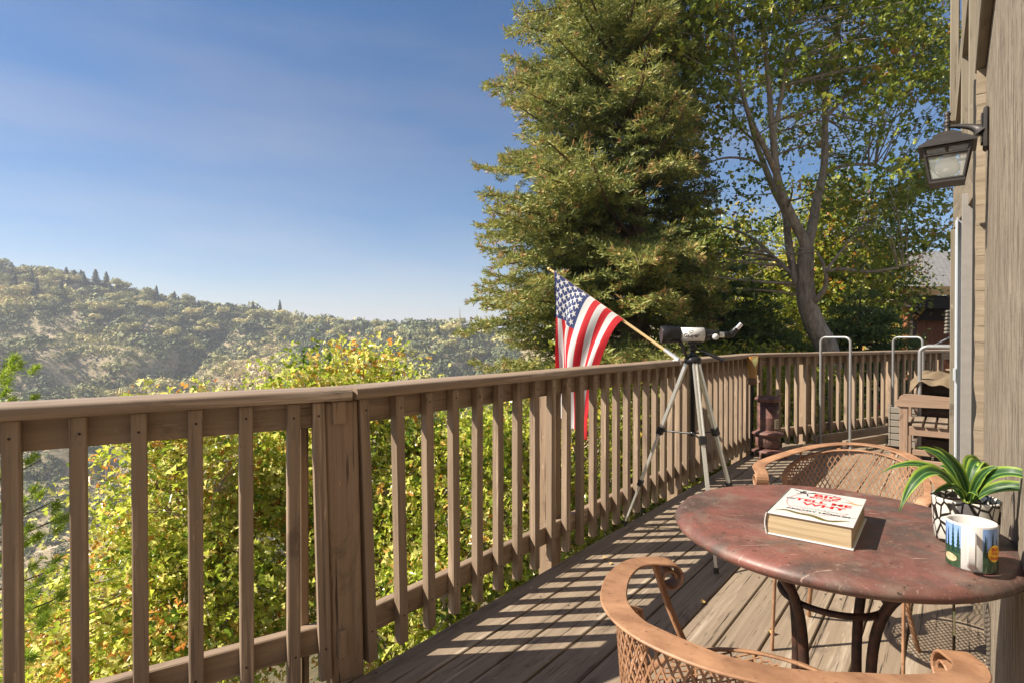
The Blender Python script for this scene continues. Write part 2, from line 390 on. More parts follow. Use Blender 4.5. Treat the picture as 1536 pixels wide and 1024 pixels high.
for a,b in zip(left[1:],left[:-1]):
    e=lambda L: sK-(L-edge)/t1
    if e(a)>-2.4: board(a,b,-2.5,-2.5,e(a),e(b))
for L1,L0 in zip(lines[:-1],lines[1:]):
    for k in range(3,13):
        for o_ in (.028,-.028):
            cx=(-L1+.03) if o_>0 else (-L0-.03); cy=-1.98+.8*k+random.uniform(-.012,.012)
            if cy>sC-.1+(edge-L1)/t3*.9: continue
            deck.add([(cx+.0042*math.cos(q*math.pi/3),cy+.0042*math.sin(q*math.pi/3),.0018) for q in range(6)],[(0,1,2,3,4,5)],1)
d=deck.build('deck',[M['deck'],M['screw']],rot=(0,0,-PH)); tag(d,kind='structure')
# joists and rim below the boards
fr=MB()
fr.box(-1.54,-1.50,sK,sC,-.25,-.042)
for k in range(12): fr.box(-1.50,1.5,-2+k*.8,-1.96+k*.8,-.24,-.042)
fr=fr.build('deck_framing',M['lumber'],rot=(0,0,-PH)); tag(fr,kind='structure')

# ---------------------------------------------------------------- railings
BV=.0035
def baluster(parent,s,h0,h1,w=.038,dp=.038,x0=0,lean=0,leanx=0):
    b=MB(); 
    b.box(-dp,0,0,w,h0,h1,bev=BV)
    for z in (h1-.045,h0+.115): 
        b.lathe([(0,.0012),(.0032,.0010),(.0036,0)],8,c=(0.0006,w*.5+random.uniform(-.004,.004),z+random.uniform(-.01,.01)),m=1,M=Matrix.Rotation(R(90),3,'Y'))
    o=b.build('baluster',[M['rail_v'],M['screw']],parent,loc=(x0,s,0))
    o.rotation_euler=(lean+random.uniform(-.002,.002),leanx+random.uniform(-.002,.002),random.uniform(-.012,.012))
    return o
CAPZ=.977
def railing(origin,phi,s0,s1,posts,bal,label,caps,z=CAPZ,zl=0.0):
    root=empty('deck_railing',origin,-phi,label,'railing','railings round the deck')
    # cap: rounded 2x6 board, in lengths
    for a,b in caps:
        c=MB(); x0,x1=-.125,.032; prof=[]
        for (cx,cz,a0) in ((x1-.016,z-.016,0),(x0+.016,z-.016,90),(x0+.01,z-.030,180),(x1-.01,z-.030,270)):
            rr=.016 if a0<180 else .008
            for k in range(5): an=R(a0+90*k/4); prof.append((cx+rr*math.cos(an),cz+rr*math.sin(an)))
        n=len(prof); L=[a+(b-a)*i/12 for i in range(13)]
        vs=[(x,y,zz+.0012*math.sin(y*5+a)) for y in L for (x,zz) in prof]
        fs=[(i*n+j,(i+1)*n+j,(i+1)*n+(j+1)%n,i*n+(j+1)%n) for i in range(12) for j in range(n)]
        c.add(vs,fs,0,True); c.add(vs[:n],[tuple(range(n))]); c.add(vs[-n:],[tuple(range(n-1,-1,-1))])
        c.build('cap_rail',M['rail_h'],root)
    for nm,h in (('upper_rail',z-.039-.089),('lower_rail',.096)):
        c=MB(); c.box(-.0385-.038,-.0385,s0,s1,h,h+.089,bev=BV); c.build(nm,M['rail_h'],root)
    for s,w in posts:
        c=MB(); c.box(-.0768-.089,-.0768,s,s+w,-.30,z-.040,bev=.005); c.build('post',M['post'],root)
    for s in bal: baluster(root,s,.018+random.uniform(-.004,.004),z-.0395)
    return root
near=railing(K+Vector((0,0,0)),PH1,-3.0,-.065,[(-1.72,.089),(-.158,.03)],[ -.209-.136*k for k in range(17)],'near brown wooden deck railing section left of the big cracked corner post',[(-3.0,-.012)],z=.9755)

pk=MB(); pk.box(-.105,-.010,-.068,.038,-.30,.934,bev=.006)
pk.box(-.012,.004,-.050,-.020,.08,.17,bev=.002); pk.box(-.010,.004,-.048,-.004,.86,.935,bev=.002)
po=pk.build('corner_post',M['post'],near); po.rotation_euler=(R(1.3),0,0); tag(po,'thick cracked brown corner post with patched block')
b=baluster(near,-.108,.018,.934); b.rotation_euler=(R(1.3),R(-.4),0)
main_s=[.065+.14*k for k in range(34)]
main=railing(K,PH,.01,4.80,[(1.30,.089),(3.02,.089),(4.62,.089)],main_s,'long brown wooden deck railing running from the cracked post to the far corner',[(-.006,2.45),(2.453,4.83)])
ch=[c for c in main.children if c.name.startswith('baluster')]
for i,tl in zip(range(4),(2.2,1.3,.8,.5)): ch[i].rotation_euler[0]=R(tl)
far_s=[.09+.147*k for k in range(25)]
far=railing(C3,PH3,.0,3.9,[(-.02,.089),(.93,.089),(2.55,.089),(3.75,.089)],far_s,'far brown wooden deck railing crossing behind the grey rack hoops',[(-.03,1.1),(1.103,3.93)])
fp=MB(); fp.box(.03,.055,-.03,.05,.30,.62,bev=.004)

# ---------------------------------------------------------------- house (own wall, right)
house=empty('house',HF(0,0,0),-PH,'beige rough sawn house wall at the right edge of the deck','house')
w=MB(); WX=.100
w.box(WX,WX+.03,-2.5,3.04,-.1,5.0)
w.build('wall',M['siding'],house)
w=MB(); w.box(WX+.03,WX+.09,-2.5,3.04,-.1,5.0); w.box(.75,.80,3.04,9.0,-.1,5.0); w.box(.095,.80,3.045,4.1,-.1,5.0); w.build('inner_wall',M['door_grey'],house)
# corner trim with ragged outline
c=MB(); n=60; zz=[0.0+2.24*i/n for i in range(n+1)]
vs=[]
for z in zz:
    j=.0012*math.sin(z*31)+random.uniform(-.0008,.0008)
    if .78<z<.92: j+=.008*math.sin((z-.78)/.14*math.pi)
    vs+=[(.070+j,2.995,z),(.0998,2.995,z),(.0998,3.05,z),(.070+j,3.05,z)]
fs=[(i*4+k,i*4+(k+1)%4,(i+1)*4+(k+1)%4,(i+1)*4+k) for i in range(n) for k in range(4)]
c.add(vs,fs); c.build('corner_trim',M['endgrain'],house)
c=MB(); c.box(.066,.0998,.2,3.05,2.243,2.62,bev=.004); c.build('header_board',M['beam_trim'],house)
c=MB(); c.box(.0635,.090,3.10,3.16,0.0,2.24); c.build('door_gap_shade',M['dark'],house)  # black strip standing in for the shade of the recess beside the door
door=MB(); door.box(.028,.093,3.30,3.36,0.02,1.80,bev=.002); dr=door.build('sliding_door',M['door_grey'],house)
c=MB(); c.box(.006,.09,3.68,3.73,0,1.745,bev=.002); c.box(.010,.016,3.60,3.68,0,1.745); c.box(.0,.012,3.55,3.60,.93,.99,bev=.002); c.build('jamb',M['alum_jamb'],dr)
c=MB(); c.box(-.0145,.07,3.95,4.0,0,1.74,bev=.003); c.build('door_casing',M['siding_trim'],house)
zb=1.747
c=MB(); c.hexa([(.062,3.14,zb),(.10,3.14,zb),(.10,3.14,zb+.22),(.058,3.14,zb+.22)],[(-.004,4.0,zb),(.10,4.0,zb),(.10,4.0,zb+.22),(-.004,4.0,zb+.22)]); c.build('door_header',M['beam_trim'],house)
c=MB(); c.box(-.028,.025,5.1,5.22,2.68,5.0,bev=.006); c.build('eave_upright',M['siding_trim'],house)
c=MB(); c.hexa([(.004,5.10,2.66),(.05,5.10,2.66),(.05,5.10,2.86),(.004,5.10,2.86)],[(.068,3.3,3.0),(.11,3.3,3.0),(.11,3.3,3.2),(.068,3.3,3.2)]); c.build('eave_beam',M['beam_trim'],house)
c=MB(); c.box(.03,.08,4.3,4.42,1.97,5.0,bev=.005);c.box(.055,.10,3.7,3.8,1.97,5.0,bev=.005); c.build('window_casing',M['siding_trim'],house)
w=MB(); w.box(.10,.75,4.1,5.3,1.97,5.0); w.build('upper_wall',M['siding'],house)

# ---------------------------------------------------------------- lantern on the wall
def rotm(a): return Matrix.Rotation(a,4,'Z')
lan=empty('wall_lantern',HF(WX,2.72,1.918),-PH,'dark bronze carriage lantern on a curved arm fixed to the beige wall','wall lamp')
c=MB(); c.box(-.016,0,-.032,.032,-.075,.068,bev=.006); c.box(-.022,-.0158,-.022,.022,-.055,.05,bev=.003); c.build('wall_plate',M['lantern'],lan)
c=MB(); pts=bez((-.018,0,-.012),(-.035,0,.020),(-.122,0,.030),10); c.tube(pts,[.034,.026,.019,.015,.012,.010,.009,.008,.0075,.007,.006],10); c.build('arm',M['lantern'],lan)
lx=-.114; lan.scale=(1.07,1.07,1.07)
c=MB()
def frust(c,z0,a0,z1,a1,m=0,ox=lx): c.add([(ox+sx*a0,sy*a0,z0) for sx,sy in ((-1,-1),(1,-1),(1,1),(-1,1))]+[(ox+sx*a1,sy*a1,z1) for sx,sy in ((-1,-1),(1,-1),(1,1),(-1,1))],[(3,2,1,0),(4,5,6,7)]+[(i,(i+1)%4,4+(i+1)%4,4+i) for i in range(4)],m)
frust(c,-.052,.082,-.044,.082); frust(c,-.0439,.079,-.018,.048); frust(c,-.0179,.042,-.008,.042); frust(c,-.0079,.040,.010,.016)
c.lathe([(0,.075),(.007,.073),(.011,.064),(.007,.055),(.0065,.046),(.011,.040),(.012,.034),(.007,.028),(0.006,.0275)],14,c=(lx,0,.008)); c.lathe([(0,.06),(.006,.058),(.009,.05),(.006,.042),(.005,.036),(.010,.030),(.011,.024),(.007,.018),(.009,.010),(.012,.0)],14,c=(lx,0,.008))
c.build('cap',M['lantern'],lan)
c=MB(); zt,zbm,at_,ab=-.053,-.165,.066,.047
cor=[(-1,-1),(1,-1),(1,1),(-1,1)]
for sx,sy in cor: c.tube([(lx+sx*at_,sy*at_,zt),(lx+sx*ab,sy*ab,zbm)],.005,4)
for z,a in ((zt-.028,at_-.005),(zbm,ab),(zt-.002,at_)):
    for i in range(4):
        p,q=cor[i],cor[(i+1)%4]; c.tube([(lx+p[0]*a,p[1]*a,z),(lx+q[0]*a,q[1]*a,z)],.0045,4)
for i in range(4):
    p,q=cor[i],cor[(i+1)%4]; mx,my=(p[0]+q[0])/2,(p[1]+q[1])/2
    c.tube([(lx+mx*at_,my*at_,zt),(lx+mx*(at_-.005),my*(at_-.005),zt-.028)],.004,4)
frust(c,zbm-.012,ab+.004,zbm-.004,ab+.004)
c.build('frame',M['lantern'],lan)
for i in range(4):
    p,q=cor[i],cor[(i+1)%4]; g=MB(); a,b=at_-.004,ab-.003
    g.add([(lx+p[0]*a,p[1]*a,zt-.003),(lx+q[0]*a,q[1]*a,zt-.003),(lx+q[0]*b,q[1]*b,zbm+.002),(lx+p[0]*b,p[1]*b,zbm+.002)],[(0,1,2,3)])
    g.build('pane',M['glass'],lan)
c=MB(); c.lathe([(0.001,-.148),(.018,-.145),(.031,-.132),(.036,-.115),(.032,-.098),(.02,-.086),(.012,-.078),(.012,-.055)],20,c=(lx,0,0)); c.build('bulb',M['bulb'],lan)

# ---------------------------------------------------------------- table
TC=Vector((.712,1.245,0)); TZ=.737; TR=.335
tb=empty('bistro_table',TC,R(0),'round bistro table with worn dark red metal top and iron legs','table')
c=MB(); c.lathe([(0,TZ),(.1,TZ),(.2,TZ),(.30,TZ),(.315,TZ-.001),(.326,TZ-.005),(.333,TZ-.012),(.335,TZ-.018),(.332,TZ-.025),(.324,TZ-.031),(.31,TZ-.033),(.30,TZ-.030),(.29,TZ-.012),(0,TZ-.012)],96); c.build('tabletop',M['table'],tb)
for a in (205,295,25,115):
    c=MB(); an=R(a); ca,sa=math.cos(an),math.sin(an)
    prof=catmull([(.235,0,TZ-.016),(.195,0,TZ-.06),(.130,0,.61),(.096,0,.52),(.088,0,.38),(.105,0,.22),(.165,0,.07),(.215,0,.0)],5)
    pts=[(p.x*ca,p.x*sa,p.z) for p in prof]; c.tube(pts,[.0105]*len(pts),10); c.lathe([(.018,0),(.018,.012),(0.001,.014)],12,c=(.213*ca,.213*sa,0)); c.build('leg',M['iron'],tb)
c=MB(); rg=[(.103*math.cos(R(a)),.103*math.sin(R(a)),.575) for a in range(0,361,8)]; c.tube(rg,.0072,8,cap=False); c.build('ring_brace',M['iron'],tb)

# ---------------------------------------------------------------- chairs with expanded-metal mesh
def make_chair():
    root=empty('patio_chair')
    half=[(0,-.228,.716),(-.075,-.212,.713),(-.145,-.160,.704),(-.203,-.078,.690),(-.250,.008,.672),(-.282,.095,.656),(-.280,.155,.648),(-.257,.20,.641)]
    full=[tuple(p) for p in reversed(half)]+[(-x,y,z) for x,y,z in half[1:]]
    cur=catmull(full,6)
    # curls at both ends
    def curl(p,dirv,n=22,r0=.030,r1=.012,turn=1.25):
        out=[]; ang=0; pos=Vector(p); d=Vector(dirv).normalized(); up=Vector((0,0,1))
        cen=pos-up*r0
        for i in range(1,n+1):
            a=turn*2*math.pi*i/n; r=r0+(r1-r0)*i/n
            out.append(cen+up*(r*math.cos(a))+d*(r*math.sin(a)))
        return out
    d0=(cur[0]-cur[1]).normalized(); d0.z=0; d1=(cur[-1]-cur[-2]).normalized(); d1.z=0
    d0=(d0+Vector((.22,.1,0))).normalized(); d1=(d1+Vector((-.22,.1,0))).normalized()
    pre=list(reversed(curl(cur[0],d0))); post=curl(cur[-1],d1)
    path=pre+cur+post
    sides=[]
    for i,p in enumerate(path):
        if i<len(pre): sd=Vector((0,0,1)).cross(d0)*-1
        elif i>=len(pre)+len(cur): sd=Vector((0,0,1)).cross(d1)
        else:
            tg=(path[i+1]-path[i-1]); tg.z=0; sd=Vector((0,0,1)).cross(tg.normalized())
            if False: pass
        sides.append(sd)
    # consistent orientation
    for i in range(1,len(sides)):
        if sides[i].dot(sides[i-1])<0: sides[i]=-sides[i]
    # blend sides for smooth twist
    for _ in range(4): sides=[sides[0]]+[(sides[i-1]+sides[i]*2+sides[i+1]).normalized() for i in range(1,len(sides)-1)]+[sides[-1]]
    c=MB(); c.strip(path,sides,.046,.005); c.build('arm_rail',M['copper'],root)
    # back panel surface
    TH=R(98)
    def bs(u,v):      # u -1..1 around, v 0..1 up
        a=u*TH; z0=.44; z1=.60+.098*max(0,math.cos(a*.92)); 
        r=.200+.016*v
        return Vector((r*1.06*math.sin(a),.012-r*.89*math.cos(a),z0+(z1-z0)*v))
    def lattice(c,fn,inside,nu,nv,w,t):
        # diamond strands: parametrise square domain [0,1]^2, strands u+-v
        def seg(p,q):
            a=fn(*p); b=fn(*q); mid=((p[0]+q[0])/2,(p[1]+q[1])/2)
            e=.01; n=(fn(mid[0]+e,mid[1])-fn(mid[0]-e,mid[1])).cross(fn(mid[0],mid[1]+e)-fn(mid[0],mid[1]-e)); n.normalize()
            d=(b-a); 
            if d.length<1e-5: return
            s=n.cross(d.normalized())*(w/2); n=n*(t/2)
            c.add([a-s-n,a+s-n,a+s+n,a-s+n,b-s-n,b+s-n,b+s+n,b-s+n],[(0,4,5,1),(1,5,6,2),(2,6,7,3),(3,7,4,0)])
        for i in range(nu):
            for j in range(nv):
                for (p,q) in (((i,j),(i+1,j+1)),((i+1,j),(i,j+1))):
                    P0=(p[0]/nu,p[1]/nv); P1=(q[0]/nu,q[1]/nv)
                    if inside(*P0) and inside(*P1): seg(P0,P1)
    c=MB(); lattice(c,lambda u,v: bs(2*u-1,v),lambda u,v: -.001<=u<=1.001 and -.001<=v<=1.001,38,7,.0034,.002); c.build('mesh_back',M['copper'],root)
    c=MB(); top=[bs(-1+2*i/40,1.0) for i in range(41)]; sd=[]
    for i in range(41):
        a=(-1+2*i/40)*TH; sd.append(Vector((math.sin(a),-math.cos(a),.0)))
    end0=[bs(-1,v/6) for v in range(6)]; end1=[bs(1,1-v/6) for v in range(1,7)]
    c.strip(end0+top+end1,[Vector((-math.sin(TH)*.5,0.5,0)).normalized()]*0+[sd[0]]*6+sd+[sd[-1]]*6,.020,.005)
    for s in (-1,1):
        e=bs(s,1); cc=[e+Vector((s*.012*math.sin(a)-s*.0*a,.025*(1-math.cos(a)),-.02*math.sin(a)*a*.2)) for a in [k*.45 for k in range(9)]]
    c.build('back_frame',M['copper'],root)
    # struts tying the back to the arm band
    for a in (-62,62,-22,22):
        p=bs(a/98,.97); i=min(range(len(cur)),key=lambda k:(cur[k].xy-p.xy*1.18).length); q=cur[i]-Vector((0,0,.004))
        m=MB(); m.strip([p,(p+q)/2+Vector((0,0,.002)),q],[Vector((0,0,1)).cross((q-p)).normalized()]*3,.014,.005); m.build('strut',M['copper'],root)
    # seat
    SC=Vector((0,.10,.455)); SR=.232
    def ss(u,v):
        x=(u*2-1); y=(v*2-1); return SC+Vector((x*SR,y*SR,-.012*(1-x*x-y*y)))
    ins=lambda u,v:(u*2-1)**2+(v*2-1)**2<1.0
    c=MB(); lattice(c,ss,ins,26,15,.0036,.002); c.build('mesh_seat',M['copper'],root)
    c=MB(); ring=[SC+Vector((SR*math.cos(R(a)),SR*math.sin(R(a)),0)) for a in range(0,361,8)]
    c.strip(ring,[Vector((math.cos(R(a)),math.sin(R(a)),-.35)) for a in range(0,361,8)],.024,.006); c.build('seat_rim',M['copper'],root)
    # arm posts continue as front legs; rear legs
    for s in (-1,1):
        c=MB(); pts=bez((s*.268,.165,.640),(s*.225,.17,.52),(s*.195,.205,.44),8)+[Vector((s*.195,.205,.44)).lerp(Vector((s*.20,.235,0)),k/6) for k in range(1,7)]
        c.strip(pts,[Vector((.0,1,0))]*len(pts),.018,.008); c.build('leg',M['copper'],root)
        c=MB(); pts=catmull([(s*.17,-.055,.44),(s*.165,-.07,.30),(s*.16,-.075,.18),(s*.175,-.10,.07),(s*.185,-.13,.0)],5)
        c.tube(pts,.0085,8); c.build('leg',M['copper'],root)
    # rear spring scrolls
        c=MB(); spi=[(s*(.158),-.075+.045*(1-k/26)*math.cos(k*.55)-.0,.30+.045*(1-k/26)*math.sin(k*.55)) for k in range(24)]
        c.tube(spi,.0065,6); c.build('scroll',M['copper'],root)
    return root
ch1=make_chair()
def place_chair(o,c,f):
    o.location=(c[0],c[1],0); o.rotation_euler=(0,0,math.atan2(f[1],f[0])-math.pi/2)
place_chair(ch1,(.387,.936),(.716,.698))
tag(ch1,'copper tan mesh patio chair nearest the camera, its back to us','chair','mesh patio chairs at the round table')
ch2=copy_tree(ch1); place_chair(ch2,(1.262,2.075),(-.70,-.71)); tag(ch2,'copper tan mesh patio chair on the far side of the red table','chair','mesh patio chairs at the round table')

# ---------------------------------------------------------------- text helper
def text_mb(s,size,m=0,off=0.0,sx=1.0):
    cu=bpy.data.curves.new('t','FONT'); cu.body=s; cu.size=size; cu.align_x='CENTER'; cu.align_y='CENTER'; cu.offset=off; cu.resolution_u=3
    o=bpy.data.objects.new('t',cu); COL.objects.link(o); bpy.context.view_layer.update()
    me=bpy.data.meshes.new_from_object(o.evaluated_get(bpy.context.evaluated_depsgraph_get()))
    vs=[(v.co.x*sx,v.co.y,0) for v in me.vertices]; fs=[tuple(p.vertices) for p in me.polygons]
    COL.objects.unlink(o); bpy.data.objects.remove(o); bpy.data.curves.remove(cu); bpy.data.meshes.remove(me)
    return vs,fs
# ---------------------------------------------------------------- book
BA=Vector((.793,-.609,0)).normalized(); BC=Vector((.6635,1.2085,TZ+.0005)); BW,BL,BT=.154,.232,.0465
bk=empty('book',BC,math.atan2(BA.y,BA.x),'thick white hardback book with red title letters on the red table','book')
c=MB(); c.box(-BW/2,BW/2,-BL/2,BL/2,BT-.003,BT,bev=.0008); c.build('front_cover',M['cover'],bk)
c=MB(); c.box(-BW/2,BW/2,-BL/2,BL/2,0,.003,bev=.0008); c.build('back_cover',M['cover'],bk)
c=MB(); sp=[]
for i in range(9):
    z=.0006+ (BT-.0012)*i/8; x=-BW/2-.003-.0035*math.sin(math.pi*i/8); sp.append((x,z))
vs=[(x,y,z) for y in (-BL/2,BL/2) for x,z in sp]+[(x+.002,y,z) for y in (-BL/2,BL/2) for x,z in sp]
fs=[]
for i in range(8): fs+=[(i,i+1,9+i+1,9+i),(18+i,27+i,28+i,19+i),(i,18+i,19+i,i+1),(9+i,10+i,28+i,27+i)]
c.add(vs,fs,0,True); c.build('spine',M['cover'],bk)
c=MB(); c.box(-BW/2-.003,BW/2-.004,-BL/2+.004,BL/2-.004,.0032,BT-.0032,bev=.0005); c.build('page_block',M['paper'],bk)
art=MB(); ZA=BT+.0004
def put(mb,vs,fs,cx,cy,m,rot=0,z=ZA):
    ca,sa=math.cos(rot),math.sin(rot); mb.add([(cx+v[0]*ca-v[1]*sa,cy+v[0]*sa+v[1]*ca,z) for v in vs],fs,m)
uv=lambda u,v:(-BW/2+BW*u,-BL/2+BL*v)
for s,size,u,v,m,off,sx in (("BIG",.031,.53,.835,0,.0009,1.15),("BOOK",.016,.50,.745,0,.0005,1.25),("OF",.012,.55,.69,0,.0002,1.2),("TELL ME",.027,.52,.60,0,.0008,1.12),("WHY",.030,.56,.475,0,.0009,1.15),("ARKADY LEOKUM",.0115,.54,.245,1,.0005,1.25),("more",.014,.50,.925,2,.0002,1.3)):
    vs,fs=text_mb(s,size,off=off,sx=sx); put(art,vs,fs,*uv(u,v),m)
for k,(s,v) in enumerate((("Answers to hundreds of questions",.345),("children ask most of all",.315))):
    vs,fs=text_mb(s,.0068,sx=1.1); put(art,vs,fs,*uv(.54,v),2)
def line2(mb,pts,w,m,z=ZA-.0001):
    pts=[Vector((p[0],p[1])) for p in pts]; vs=[]
    ws=w if hasattr(w,'__len__') else [w]*len(pts)
    for i,p in enumerate(pts):
        d=pts[min(i+1,len(pts)-1)]-pts[max(i-1,0)]; n=Vector((-d.y,d.x)).normalized()*ws[i]/2
        vs+=[(p.x+n.x,p.y+n.y,z),(p.x-n.x,p.y-n.y,z)]
    mb.add(vs,[(2*i,2*i+1,2*i+3,2*i+2) for i in range(len(pts)-1)],m)
line2(art,[(.002+.066*math.cos(R(a)),.012+.088*math.sin(R(a))) for a in range(35,330,6)],.0011,0)
# reptile stretched along the bottom, thin curved tail
sn=[uv(.06+.88*k/30,.105+.045*math.sin(k*.22)+.02*math.sin(k*.5)) for k in range(31)]
line2(art,sn,[.001+.012*math.sin(math.pi*k/30)**.7 for k in range(31)],3,ZA-.0002)
line2(art,[(x,y+.0045) for x,y in sn[2:26]],.0012,1)
line2(art,[(x,y-.003) for x,y in sn[5:28:1]],.0015,1)
line2(art,[uv(.60+.38*k/10,.33-.10*math.sin(k*.25)) for k in range(11)],.0012,1)
# leaping figure, small disc, tan creature
for pts,w in (([(.10,.93),(.17,.90),(.24,.89),(.34,.90)],.0035),([(.16,.90),(.18,.84),(.13,.80)],.003),([(.20,.89),(.27,.83),(.29,.76)],.003),([(.17,.88),(.23,.86)],.010),([(.06,.955),(.12,.92)],.004),([(.31,.90),(.36,.93)],.006)): line2(art,[uv(*p) for p in pts],w,1)
put(art,*((lambda n:([( .0045*math.cos(2*math.pi*k/n),.0045*math.sin(2*math.pi*k/n),0) for k in range(n)],[tuple(range(n))]))(12)),*uv(.205,.93),1)
put(art,*((lambda n:([( .010*math.cos(2*math.pi*k/n),.007*math.sin(2*math.pi*k/n),0) for k in range(n)],[tuple(range(n))]))(16)),*uv(.11,.60),2)
line2(art,[uv(.78+.2*k/8,.735+.02*math.sin(k*.8)) for k in range(9)],[.003,.007,.009,.008,.010,.009,.007,.005,.003],4,ZA-.0002)
line2(art,[uv(.72+.27*k/8,.745-.02*k/8) for k in range(9)],.0012,1)
art.build('cover_print',[M['ink_red'],M['ink_black'],M['ink_grey'],M['ink_olive'],M['ink_tan']],bk)

# ---------------------------------------------------------------- mug
MC=Vector((.822,1.0,TZ+.0005)); mr,mh=.0365,.082
mug=empty('mug',MC,0,'white ceramic mug with a lake and pine tree picture beside the flower pot','mug')
t=NT('glazed_white_ceramic'); t.base((.50,.485,.46)); t.rough(.15); M['ceramic']=t.mat
M['mug_sky']=plain('blue_sky_glaze',(.20,.33,.62),.2,0,.2,30,0); M['mug_green']=plain('dark_green_glaze',(.03,.065,.03),.2,0,.9,160,0); M['mug_tree']=plain('deep_green_glaze',(.008,.035,.025),.2,0,.3,200,0)
M['mug_yellow']=plain('yellow_glaze',(.85,.50,.03),.2,0,.05,20,0); M['mug_fish']=plain('speckled_tan_glaze',(.45,.36,.22),.2,0,.8,250,0)
c=MB(); c.lathe([(.0001,.004),(.030,.004),(mr-.004,.010),(mr-.0035,mh-.003),(mr-.001,mh),(mr,mh-.002),(mr,.004),(mr-.003,0),(0.0001,0)],56); c.build('body',M['ceramic'],mug)
ha=R(231)  # towards the camera, slightly left
c=MB(); hp=[(mr-.002,.068),(mr+.014,.069),(mr+.026,.060),(mr+.028,.042),(mr+.023,.024),(mr+.010,.013),(mr-.002,.011)]
hp=catmull([(x*math.cos(ha),x*math.sin(ha),z) for x,z in hp],5); c.strip(hp,[Vector((-math.sin(ha),math.cos(ha),0))]*len(hp),.0125,.006); c.build('handle',M['ceramic'],mug)
def cyl(a,z,o=.0003): return (( mr+o)*math.cos(a),(mr+o)*math.sin(a),z)
def patch(mb,a0,a1,z0,z1,m,o,n=14):
    vs=[cyl(a0+(a1-a0)*i/n,z,o) for i in range(n+1) for z in (z0,z1)]; mb.add(vs,[(2*i,2*i+2,2*i+3,2*i+1) for i in range(n)],m,True)
def cpoly(mb,pts,m,o):
    c0=(sum(p[0] for p in pts)/len(pts),sum(p[1] for p in pts)/len(pts)); vs=[cyl(*c0,o)]+[cyl(a,z,o) for a,z in pts]; n=len(pts)
    mb.add(vs,[(0,i+1,(i+1)%n+1) for i in range(n)],m)
c=MB()
for a0,a1 in ((R(120),ha-R(24)),(ha+R(24),R(400))):
    patch(c,a0,a1,.038,mh-.004,0,.0003,20); patch(c,a0,a1,.003,.038,1,.0003,20)
def ctree(a,z0,z1,w):
    for k in range(6):
        zb_=z0+(z1-z0)*k/6.6; zt_=zb_+(z1-z0)*.30; ww=w*(1-k/7); cpoly(c,[(a-ww,zb_),(a+ww,zb_),(a,zt_)],2,.0005+.00008*k)
for a,z1,w in ((ha-R(30),.072,.12),(ha-R(44),.078,.12),(ha-R(60),.070,.10),(ha-R(74),.066,.10),(ha+R(30),.068,.11),(ha+R(50),.073,.12),(ha+R(78),.070,.10),(ha+R(64),.060,.1)): ctree(a,.028,z1,w)
cpoly(c,[(ha-R(52)+.34*math.cos(k*.4),.018+.007*math.sin(k*.4)) for k in range(16)],4,.0011)
cpoly(c,[(ha+R(56)+.36*math.cos(k*.4),.036+.015*math.sin(k*.4)) for k in range(16)],3,.0012)
for k,s in enumerate(("Bass","Pro","Shops")):
    vs,fs=text_mb(s,.0085,off=.0001); vs=[cyl(ha+R(56)+v[0]/mr,.0435-.0075*k+v[1],.0021) for v in vs]; c.add(vs,fs,5)
for k in range(9): 
    a=ha+R(30+k*8); line=[(a,.004),(a+.05,.014+.004*(k%3)),(a+.02,.004)]; cpoly(c,line,1 if k%2 else 4,.0010)
    a=ha-R(30+k*6); cpoly(c,[(a,.004),(a-.04,.010+.004*(k%2)),(a+.02,.004)],2,.0014)
c.build('picture',[M['mug_sky'],M['mug_green'],M['mug_tree'],M['mug_yellow'],M['mug_fish'],M['ink_red']],mug)

# ---------------------------------------------------------------- potted plant
PC=Vector((.908,1.12,TZ+.0005))
pot=empty('potted_plant',PC,0,'striped green and yellow leafy plant in a white pot with black web lines','potted plant')
t=NT('white_pot_black_web_glaze'); v=t.coord((1,1,.62)); vo=t.n('ShaderNodeTexVoronoi',feature='DISTANCE_TO_EDGE'); vo.inputs['Scale'].default_value=62; t.l(v,vo.inputs['Vector'])
t.base(t.mix(t.ramp(vo.outputs['Distance'],[(.07,1),(.115,0)]),(.58,.56,.50),(.015,.013,.012))); t.rough(.22); M['pot']=t.mat
c=MB(); c.lathe([(.0001,.0),(.046,0),(.0505,.004),(.0535,.045),(.0555,.084),(.0565,.088),(.054,.090),(.051,.086),(.050,.070)],60); c.build('pot',M['pot'],pot)
c=MB(); prof=[(.0502,.073),(.04,.077),(.02,.079),(.0001,.080)]; c.lathe(prof,40); c.build('soil',M['soil'],pot)
t=NT('striped_green_yellow_leaf'); at=t.n('ShaderNodeAttribute',attribute_name='tint')
st=t.ramp(at.outputs['Fac'],[(.0,(.26,.34,.05)),(.20,(.24,.36,.04)),(.38,(.045,.12,.022)),(.60,(.018,.065,.014)),(.90,(.02,.075,.015)),(1.0,(.16,.27,.08))])
t.base(st); t.rough(.5); tr=t.n('ShaderNodeBsdfTranslucent'); t.l(st,tr.inputs[0]); mx=t.n('ShaderNodeMixShader'); mx.inputs[0].default_value=.25
t.l(t.b.outputs[0],mx.inputs[1]); t.l(tr.outputs[0],mx.inputs[2]); t.l(mx.outputs[0],t.out.inputs[0]); M['dracaena']=t.mat
